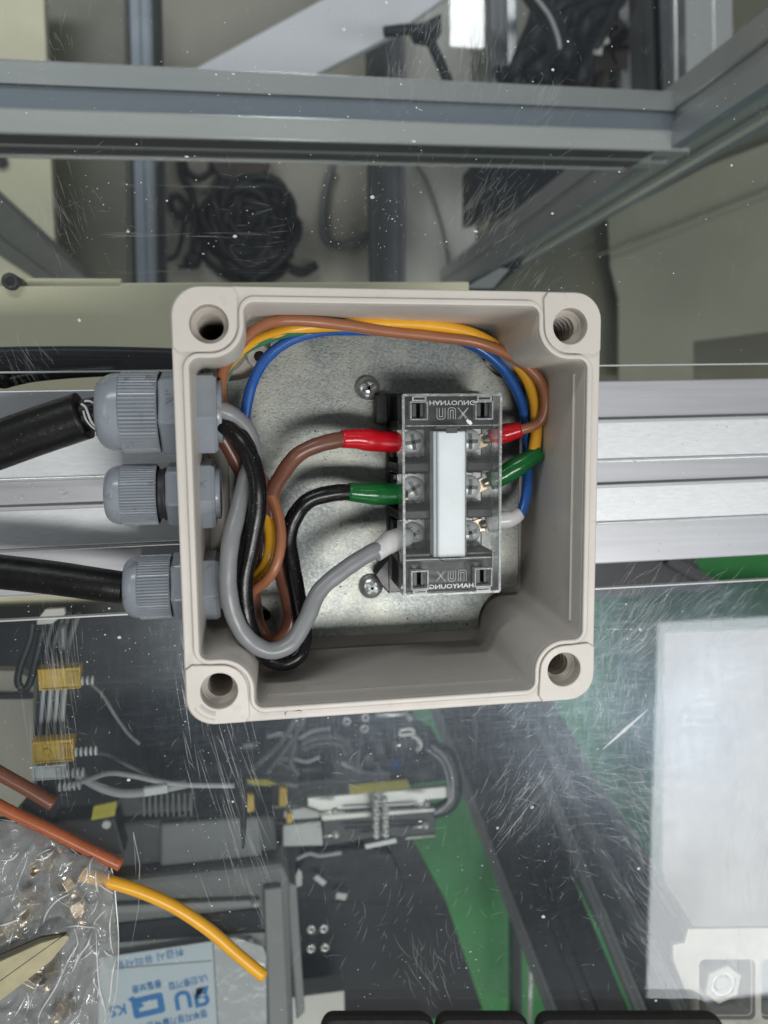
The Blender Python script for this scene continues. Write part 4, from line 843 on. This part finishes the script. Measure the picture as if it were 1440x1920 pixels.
O('white_block',pxb([(530,1548),(602,1540),(606,1586),(530,1588)],-296,14),M['paper_white'],'larger pale block left of the steel bracket','block',bevel=1)
O('white_block',pxb([(532,1522),(570,1514),(600,1524),(600,1534),(545,1538),(532,1534)],-296,14),M['paper_white'],'smaller pale block above the larger one','block',bevel=1)
for x,y,w_,h_,l in ((469,1506,15,34,'yellow cable tag nearest the grey enclosure'),(531,1494,16,36,'tall yellow cable tag right of the first'),(543,1534,12,20,'small yellow cable tag beside the pale blocks')):
    O('cable_tag',pxb([(x-w_/2,y-h_/2),(x+w_/2,y-h_/2+1),(x+w_/2,y+h_/2),(x-w_/2,y+h_/2+1)],-280,4),M['conn_yellow'],l,'cable tag','yellow cable tags',bevel=.8)
O('cable_tag_long',pxb([(462,1462),(500,1462),(520,1470),(500,1474),(466,1470)],-280,3),M['tag_yellow'],'long dull yellow tag above the yellow cable tags','cable tag')
for pp,r,l in (([(462,1468),(510,1466),(560,1472)],3,'white lead above the yellow cable tags'),([(465,1520),(500,1514),(560,1510)],1.6,'thin grey lead between the yellow cable tags'),([(430,1500),(434,1520),(470,1535),(560,1545)],2.4,'dark lead under the yellow cable tags'),
    ([(470,1445),(520,1400),(548,1360),(560,1330)],2.6,'grey cable rising to the lower rim of the box'),([(500,1450),(535,1405),(562,1365),(575,1330)],2.2,'second grey cable rising beside the first to the box rim'),
    ([(565,1395),(600,1382),(640,1385),(660,1410)],2.6,'outer grey cable arch below the box'),([(568,1405),(600,1394),(635,1395),(650,1415)],2.2,'inner grey cable arch below the box'),([(560,1350),(552,1400),(545,1430),(560,1452)],2.2,'grey cable bending down left of the arches')):
    cab('grey_lead',pp,-300,r*.8,M['cable_mid'] if 'dark' not in l else M['cable_dark'],l)
for x,y,l in ((683,1366,'ring terminal pair under the lower rim, left one'),(650,1352,'dim ring terminal left of the bright pair'),(583,1741,'upper left ring of the four on the dark plate'),(607,1740,'upper right ring of the four on the dark plate'),(583,1777,'lower left ring of the four on the dark plate'),(609,1775,'lower right ring of the four on the dark plate'),(685,1345,'ring terminal half under the lower rim')):
    p=pt(x,y,-330); O('ring_nut',B().lathe([(1.6,-1),(3.0,-1),(3.2,1.6),(1.8,2),(1.6,-.5)],Matrix.Translation(p),18,caps=(False,False)),M['silver'],l,'ring nut','bright ring nuts on the dark plate')
O('slider_block',pxb([(700,1352),(778,1345),(780,1362),(702,1368)],-330,14),M['grey_dark'],'grey slider block just under the lower rim of the box','block',bevel=1)
O('rod',B().tube([pt(704,1342,-300),pt(765,1338,-300)],1.6,10,2).lathe([(.3,-3),(2.8,0),(.3,3)],Matrix.Translation(pt(768,1346,-298)),12),M['silver'],'short bright rod on the grey slider block','rod')
O('bracket_arm',pxb([(700,1368),(716,1366),(722,1420),(745,1445),(730,1462),(706,1430)],-345,8),M['grey_dark'],'dark grey arm hanging below the slider block','arm',bevel=1)
O('chain_link',B().tube([pt(x,y,-300) for x,y in ((748,1370),(770,1366),(775,1374),(752,1378),(748,1371))],1.4,8,5).tube([pt(x,y,-300) for x,y in ((770,1378),(782,1384),(788,1398),(780,1408))],2,8,4),M['silver'],'bright fitting at the right of the slider block','fitting')
cab('cable_conduit',[(812,1400),(838,1415),(850,1450),(852,1490),(838,1512),(812,1522)],-320,5.5,M['black'],'black corrugated conduit curling round the right end of the rails','conduit')
cab('white_lead',[(808,1398),(832,1418),(846,1450),(848,1480),(845,1500),(822,1518),(812,1520)],-300,1.6,M['cable_grey'],'white lead looping round the right end of the rails')
cab('white_lead',[(800,1405),(826,1425),(838,1455),(842,1490),(838,1508),(814,1526)],-298,1.1,M['cable_grey'],'inner white lead looping round the right end of the rails')
O('black_box',pxb([(732,1385),(800,1380),(830,1400),(840,1465),(740,1476),(722,1440)],-350,40),M['black'],'black box between the conduit and the yellow strip','box',bevel=2)
O('blue_plug',B().lathe([(4,-352),(4,-344),(3,-342)],Matrix.Translation(pt(742,1435,-345).xy.to_3d()),16),M['blue'],'small blue cap by the dark grey arm','cap')
O('smoked_cover',pxb([(570,1600),(690,1590),(735,1600),(752,1640),(762,1700),(558,1690),(545,1670)],-360,18),M['charcoal'],'smoked dark cover below the steel bracket','cover',bevel=2)
b=pxb([(545,1668),(560,1630),(566,1636),(566,1660)],-330,2); O('crumpled_foil',b,M['silver'],'bright foil corner right of the grey enclosure','foil')
O('pale_block',pxb([(540,1872),(645,1858),(648,1990),(540,1990)],-380,20),M['beige_light'],'pale block at the bottom right of the grey enclosure','block')
O('dark_spike',B().tube([pt(x,y,-105) for x,y in ((452,1480),(456,1530),(456,1590))],lambda k:2.6*(1-.85*k)+.2,12,5),M['black'],'black tapered spike pointing down at the heat sink','spike')
# diagonal dark rails at the lower right
def diag(name,label,a,bb,za,zb,w,mat,cat='frame bar',slot=8,h=None,d=3): return O(name,B().sweep(slot_sec(w,h or w,slot,d),pt(*a,za),pt(*bb,zb)),mat,label,cat)
diag('machine_rail','black rail slanting from the box down to the right',(835,1220),(1200,2120),-560,-330,62,M['black'],h=30,slot=10)
diag('machine_rail','grey slotted rail slanting beside the black rail',(925,1200),(1350,2010),-560,-230,50,M['grey_dark'],h=40,slot=10)
diag('rail_edge','thin grey rod along the left edge of the black rail',(800,1290),(1060,1960),-540,-325,6,M['grey_encl'],slot=1,d=.4,cat='rod')
diag('rail_edge','pale strip along the middle of the grey slotted rail',(985,1310),(1341,2008),-510,-160,7,M['grey_encl2'],slot=1,d=.4,cat='strip')
diag('rail_edge','faint pale strip on the right side of the grey slotted rail',(1010,1300),(1430,1956),-515,-180,5,M['grey_encl2'],slot=1,d=.4,cat='strip')
diag('rail_edge','wide grey strip between the black rail and the slotted rail',(960,1310),(1205,1900),-512,-250,8,M['grey_encl2'],slot=1,d=.4,cat='strip')
O('green_guard',pxb([(760,1560),(792,1400),(880,1500),(965,1700),(965,1893),(905,1893),(850,1740)],-700,6),M['green'],'green painted guard below the steel rails','guard')
O('dark_post',pxb([(963,1660),(976,1660),(980,1930),(963,1930)],-640,20),M['black'],'narrow black post right of the green guard','post')
O('bright_rod',B().tube([pt(997,1735,-600),pt(992,1960,-600)],2.6,10,2),M['silver'],'thin bright rod beside the narrow black post','rod')
O('glare_backing_sheet',pxb([(1246,1186),(1700,1168),(1700,1900),(1240,1790)],-680,6),M['glare_backing'],'added grey sheet that tones the bright lamp reflection at the right','sheet')  # added sheet, greyed and mottled to tone the lamp reflection above it
O('dark_beam',pxb([(1100,1045),(1300,1040),(1322,1085),(1370,1104),(1100,1124)],-520,20),M['black'],'dark beam under the lower side of the aluminium profile at right','beam')
diag('grey_beam','brown grey beam crossing the dark beam at right',(1255,1050),(1345,1098),-500,-500,10,M['grey_dark'],slot=2,d=1)
# reflected-lamp side: clear moulded tray with a hexagonal nut
tr=thing('clear_tray','frosted moulded tray with square recesses at the bottom right corner','tray',pt(1360,1820,-78))
TZ=-74
def rr(x0,x1,y0,y1,r=10):
    return [pt(x,y,TZ)[:2] for x,y in rrect(x0,x1,y0,y1,r,5)]
tp=[pt(x,y,TZ)[:2] for x,y in ((1262,1772),(1284,1768),(1290,1742),(1560,1738),(1560,2080),(1300,2080),(1290,1870),(1262,1800))]
shape2d('tray_top',tp,[rr(1312,1416,1800,1912),rr(1428,1530,1800,1912)],TZ-2,TZ,M['ivory'],tr,bev=.4)
for x0_,x1_,l in ((1312,1416,0),(1428,1530,0)):
    shape2d('recess_wall',[pt(x,y,TZ)[:2] for x,y in rrect(x0_-1,x1_+1,1799,1913,10,5)],[[pt(x,y,TZ)[:2] for x,y in rrect(x0_+3,x1_-3,1803,1909,9,5)]],TZ-12,TZ-2.05,M['ivory'],tr)
    obj('recess_floor',B().prism([pt(x,y,TZ)[:2] for x,y in rrect(x0_-2,x1_+2,1798,1914,10,5)],TZ-13.2,TZ-12.05),M['grey_encl2'],tr)
hn=thing('hexagonal_nut','pale hexagonal nut with a ring centre sitting in the moulded tray','nut',pt(1360,1862,TZ-5))
p=pt(1364,1856,TZ); Mh=Matrix.Translation((p.x,p.y,0))
b=B().lathe([(9.6,TZ-11.9),(9.6,TZ-3.5),(8.8,TZ-3),(6.4,TZ-3),(6.4,TZ-7)],Mh,6,sm=False,caps=(True,False),phase=.35); obj('hex_collar',b,M['ivory'],hn,bevel=.3)
obj('centre_ring',B().lathe([(6.3,TZ-9),(6.3,TZ-4),(5.6,TZ-3.4),(4.6,TZ-3.6),(4.4,TZ-8)],Mh,30),M['white_sleeve'],hn)
obj('core',B().lathe([(3.6,TZ-9),(3.6,TZ-4.4),(2.8,TZ-4)],Mh,24),M['ivory'],hn)
rq=random.Random(9)
kit=[('left','relay','dark relay block with a pale top, under the lower left corner of the box',470,1392,34,26),('a','relay','wide dark relay block above the left end of the rails',590,1438,70,30),('b','relay','narrow dark relay block beside the black box',690,1420,24,50)]
for _,nm,l,x,y,w_,h_ in kit:
    k=1/sca(-380); p=pt(x,y,-380); t=thing('relay_block',l,'relay',p); obj('housing',B().box(p,(w_*k,h_*k,24)),M['cable_dark'],t,bevel=1.2); obj('top_plate',B().box(p+Vector((-w_*k*.1,h_*k*.25,12.5)),(w_*k*.6,h_*k*.3,1)),M['grey_encl2'],t,bevel=.3)
for pp,l in (([(500,1382),(530,1376),(560,1384),(585,1372),(620,1366)],'grey lead winding across the dark plate under the box'),([(520,1430),(545,1422),(575,1428),(600,1418)],'short bright lead above the pale blocks'),([(640,1430),(660,1440),(690,1450),(730,1452)],'thin lead above the yellow strip'),([(556,1610),(580,1600),(600,1604),(640,1598)],'thin lead below the pale blocks')):
    cab('grey_lead',pp,-330,1.5,M['cable_grey'],l)
for i,(x,y,l) in enumerate(((545,1655,'upper tick of bright trim on the smoked cover'),(600,1650,'bright sliver lying on the smoked cover'),(640,1680,'bright scrap at the lower edge of the smoked cover'))):
    O('metal_scrap',B().box(pt(x,y,-350),(3+i,12-2*i,1.2),Matrix.Rotation(.3+i*.5,3,'Z')),M['silver'],l,'scrap')
#================================================================ ON THE LOWER SHEET
def loose(name,label,pp,r,mat,endmat=None,stripe=None):
    t=thing(name,label,'wire',pt(*pp[-1],ZA+r))
    obj('insulation',B().tube([pt(x,y,ZA+r+.1) for x,y in pp],r,20,9),mat,t)
    a=pt(*pp[-1],ZA+r+.1); c=pt(*pp[-2],ZA+r+.1); d=(a-c).normalized()
    obj('cut_end',B().tube([a-d*.3,a+d*.12],r*.72,16,1),endmat or M['tin'],t)
    return t
loose('cut_wire','short dark brown wire with a cut end at the left edge',[(-40,1425),(0,1450),(50,1478),(100,1508)],2.5,M['brown_dark'],M['brown_dark'])
loose('cut_wire','long rust brown wire end lying beside the plastic bag',[(-40,1490),(20,1522),(90,1555),(160,1590),(226,1622)],2.25,M['orange'],M['brown'])
loose('cut_wire','curved yellow wire end coming out from under the plastic bag',[(150,1640),(215,1656),(270,1674),(330,1702),(390,1742),(440,1785),(494,1830)],2.35,M['yellow'],M['yellow'])
# plastic bag: two crumpled films joined round the edge
bagpoly=[(-90,1528),(0,1536),(40,1541),(72,1545),(110,1572),(150,1604),(176,1598),(200,1610),(212,1642),(218,1700),(222,1760),(219,1850),(203,1925),(190,2010),(-90,2010)]
def inside(x,y,P):
    c=False; n=len(P)
    for i in range(n):
        x1,y1=P[i]; x2,y2=P[(i+1)%n]
        if (y1>y)!=(y2>y) and x<(x2-x1)*(y-y1)/(y2-y1)+x1: c=not c
    return c
def edist(x,y,P):
    m=1e9; n=len(P)
    for i in range(n):
        a=Vector(P[i]); d=Vector(P[(i+1)%n])-a; t=max(0,min(1,(Vector((x,y))-a).dot(d)/d.length_squared)); m=min(m,(Vector((x,y))-a-d*t).length)
    return m
bag=thing('plastic_bag','crumpled clear plastic bag of brass fittings at the bottom left corner','bag',pt(100,1750,ZA))
bm=bmesh.new(); st_=4; V={}
def bagz(x,y,top):
    e=edist(x,y,bagpoly); f=1-math.exp(-e/26.0)
    n1=abs(noise.noise(Vector((x*.018,y*.012,1.3)))); n2=abs(noise.noise(Vector((x*.045+y*.02,y*.03,4.1)))); n3=noise.noise(Vector((x*.12,y*.09,7)))
    # long folds running down the right side
    fold=math.exp(-((x-(150+ (y-1760)*-.25))/26)**2)*abs(math.sin((x+ y*.33)*.16))*3.2 if y>1690 else 0
    return ZA+.25+f*((14.5*(1-n1*.95)-n2*3.2+n3*.35+fold) if top else .0)
for top in (True,False):
    V={}
    for j in range(1524,1990,st_):
        for i in range(-60,232,st_):
            if inside(i,j,bagpoly) : V[(i,j)]=bm.verts.new(pt(i+noise.noise(Vector((i*.1,j*.1,0)))*2,j,bagz(i,j,top))*MM)
    for (i,j) in list(V):
        q=[(i,j),(i+st_,j),(i+st_,j+st_),(i,j+st_)]
        if all(k in V for k in q):
            f=bm.faces.new([V[k] for k in q]); f.smooth=True
me=bpy.data.meshes.new('film'); bm.to_mesh(me); bm.free(); me.materials.append(M['bag'])
o=bpy.data.objects.new('film',me); COL.objects.link(o); o.parent=bag; o.matrix_parent_inverse=Matrix.Translation(-bag.location)
b=B()                                                    # welded seams and sharp folds, their highlights put in as whitened tubes
for pp,r in (([(0,1537),(40,1541),(72,1546),(110,1573),(150,1605)],.22),([(150,1605),(176,1598),(200,1610),(212,1642),(218,1700),(222,1760),(219,1850),(203,1925)],.3),
  ([(140,1742),(145,1770),(128,1800),(105,1850),(75,1900),(72,1930)],.35),([(172,1745),(165,1770),(150,1790),(135,1822)],.45),([(180,1742),(182,1800),(186,1850),(196,1890),(198,1925)],.3),
  ([(213,1690),(206,1730),(208,1770),(213,1790)],.3),([(195,1782),(203,1790),(213,1792)],.4),([(184,1686),(178,1704),(170,1716)],.3),([(130,1676),(105,1690),(86,1715),(77,1752)],.35),
  ([(22,1690),(40,1640),(46,1625),(52,1606)],.22),([(112,1742),(140,1736),(165,1738),(182,1740)],.3),([(186,1658),(200,1668),(214,1676)],.35),([(217,1795),(210,1830),(206,1870),(198,1895)],.4),([(174,1838),(186,1862),(194,1890)],.35)):
    b.tube([pt(x,y,bagz(min(x,214),y,True)+.25) for x,y in pp],lambda k,r=r:r*(.35+.65*math.sin(math.pi*min(1,max(0,k)))),6,6)
rb_=random.Random(4)
for k in range(46):
    x=rb_.uniform(0,205); y=rb_.uniform(1560,1915); a=rb_.gauss(1.9,.55); L_=rb_.uniform(10,46); c_=rb_.gauss(0,.5); pts=[]; r0=rb_.uniform(.14,.5)
    for i in range(6):
        if inside(x,y,bagpoly): pts.append(pt(x,y,bagz(x,y,True)+.2))
        x+=math.cos(a)*L_/5; y+=math.sin(a)*L_/5; a+=c_/4
    if len(pts)>3: b.tube(pts,lambda k,r=r0:r*(.2+.8*math.sin(math.pi*min(1,max(0,k)))),5,4)
obj('crease',b,M['fold'],bag)
FG='brass fittings inside the plastic bag'
for i,(x,y,R0,a,l) in enumerate(((92,1618,3.6,.3,'small brass fitting near the top of the bag'),(55,1695,5.2,1.2,'largest brass fitting, left of the middle of the bag'),(125,1655,3.4,2,'brass fitting behind the tight fold of the bag'),(98,1812,3.6,.1,'square ended brass fitting below the beige strip'),(60,1835,4.2,2.5,'brass fitting in the lower left of the bag'),(30,1735,4.6,.7,'dark brass fitting above the beige strip'),(140,1700,4.2,1.9,'brass fitting at the right of the bag'),(120,1890,3.8,.9,'lowest brass fitting in the bag'))):
    p=pt(x,y,ZA+R0+.6); Mb=Matrix.Translation(p)@Matrix.Rotation(a,4,'Z')@Matrix.Rotation(math.pi/2,4,'Y')
    t=thing('brass_fitting',l,'brass fitting',p,FG)
    obj('hex_body',B().lathe([(R0*.85,-R0*.7),(R0,-R0*.6),(R0,R0*.6),(R0*.85,R0*.7)],Mb,6,sm=False),M['brass'],t,bevel=.2)
    obj('stem',B().lathe([(R0*.6,-R0*1.8),(R0*.65,-R0*1.7),(R0*.62,-R0*.6)],Mb,20),M['brass'],t)
b=B(); b.prism([pt(x,y,ZA+14)[:2] for x,y in ((-60,1822),(20,1784),(80,1757),(128,1742),(134,1746),(128,1756),(100,1790),(60,1822),(0,1868),(-60,1905))],ZA+16.6,ZA+17.6)
bs=obj('beige_strip',b,M['beige_strip'],bevel=.3); tag(bs,'pointed beige plastic strip lying across the plastic bag','strip')
o=obj('centre_line',B().sweep([(-.12,.05),(.12,.05),(.12,-.1),(-.12,-.1)],pt(-60,1882,ZA+17.6),pt(122,1752,ZA+17.6)),M['black'],bs)
O('dark_strip_edge',B().prism([pt(x,y,ZA+14)[:2] for x,y in ((-60,1810),(20,1774),(80,1748),(128,1740),(128,1742),(80,1755),(20,1782),(-60,1820))],ZA+16.0,ZA+17.2),M['brown_edge'],'dark strip along the upper edge of the beige strip','strip')
# black rounded pads at the bottom edge, standing on the sheet
for (x0_,x1_,l) in ((600,810,'left rounded black rubber pad at the bottom edge'),(812,985,'middle rounded black rubber pad at the bottom edge'),(998,1345,'widest rounded black rubber pad at the bottom edge')):
    z=-65.9; P=[pt(x,y,z)[:2] for x,y in rrect(x0_,x1_,1889,2060,26,8)]
    O('rubber_pad',B().prism(P,z,z+7),M['black_rubber'],l,'rubber pad','black rubber pads along the bottom edge',bevel=2.5)
#================================================================ DUST
def dust(n,fn,seed,big=0.02,flat=True):
    r=random.Random(seed); b=B()
    for _ in range(n):
        x,y,z=fn(r); p=pt(x,y,z); s=min(.95,r.lognormvariate(-1.75,.45)); 
        if r.random()<big: s=r.uniform(.6,1.1)
        m=r.randint(4,6); a0=r.uniform(0,6); st=r.uniform(.5,1)
        vs=[(p.x+s*math.cos(a0+6.283*k/m)*r.uniform(.6,1),p.y+s*st*math.sin(a0+6.283*k/m)*r.uniform(.6,1),z+.02) for k in range(m)]+[(p.x,p.y,z+s*.5)]
        b.add(vs,[(k,(k+1)%m,m) for k in range(m)])
    return b
def up(r):
    if r.random()<.45: cx,cy=r.choice(((230,400),(420,440),(640,420),(790,170),(880,430),(510,165),(700,300),(940,100),(740,440))); return r.gauss(cx,55),min(690,r.gauss(cy,45)),ZA+.1
    return r.uniform(0,1440),r.uniform(0,680),ZA+.1
def lo(r):
    if r.random()<.5: cx,cy=r.choice(((300,1220),(480,1400),(620,1370),(420,1560),(1000,1450),(980,1600),(1150,1120),(140,1240),(720,1390),(850,1830),(60,1420))); return r.gauss(cx,50),max(1180,r.gauss(cy,45)),ZA+.1
    return r.uniform(0,1440),r.uniform(1180,1900),ZA+.1
tag(obj('dust',dust(620,up,21),M['dust'],recalc=False),'white dust and chips scattered on the upper clear sheet','dust',kind='stuff')
tag(obj('dust',dust(760,lo,22),M['dust'],recalc=False),'white dust and chips scattered on the lower clear sheet','dust',kind='stuff')
def prf(r):
    x=r.uniform(0,330); y=r.choice((750,800,915,930,1000,1000,1010,1060,1120))+r.gauss(0,18); return x,y,-58.5
tag(obj('dust',dust(230,prf,23,.03),M['dust'],recalc=False),'white dust chips on the left part of the aluminium profile','dust',kind='stuff')
tag(obj('grit',dust(34,lambda r:(r.uniform(1135,1440),r.uniform(720,1050),-58.5),24,0),M['dust_dark'],recalc=False),'dark grit specks on the right part of the aluminium profile','grit',kind='stuff')
tag(obj('dust',dust(30,lambda r:(r.uniform(1135,1440),r.uniform(690,1150),-58.5),25,0),M['dust'],recalc=False),'few white dust chips on the right part of the aluminium profile','dust',kind='stuff')
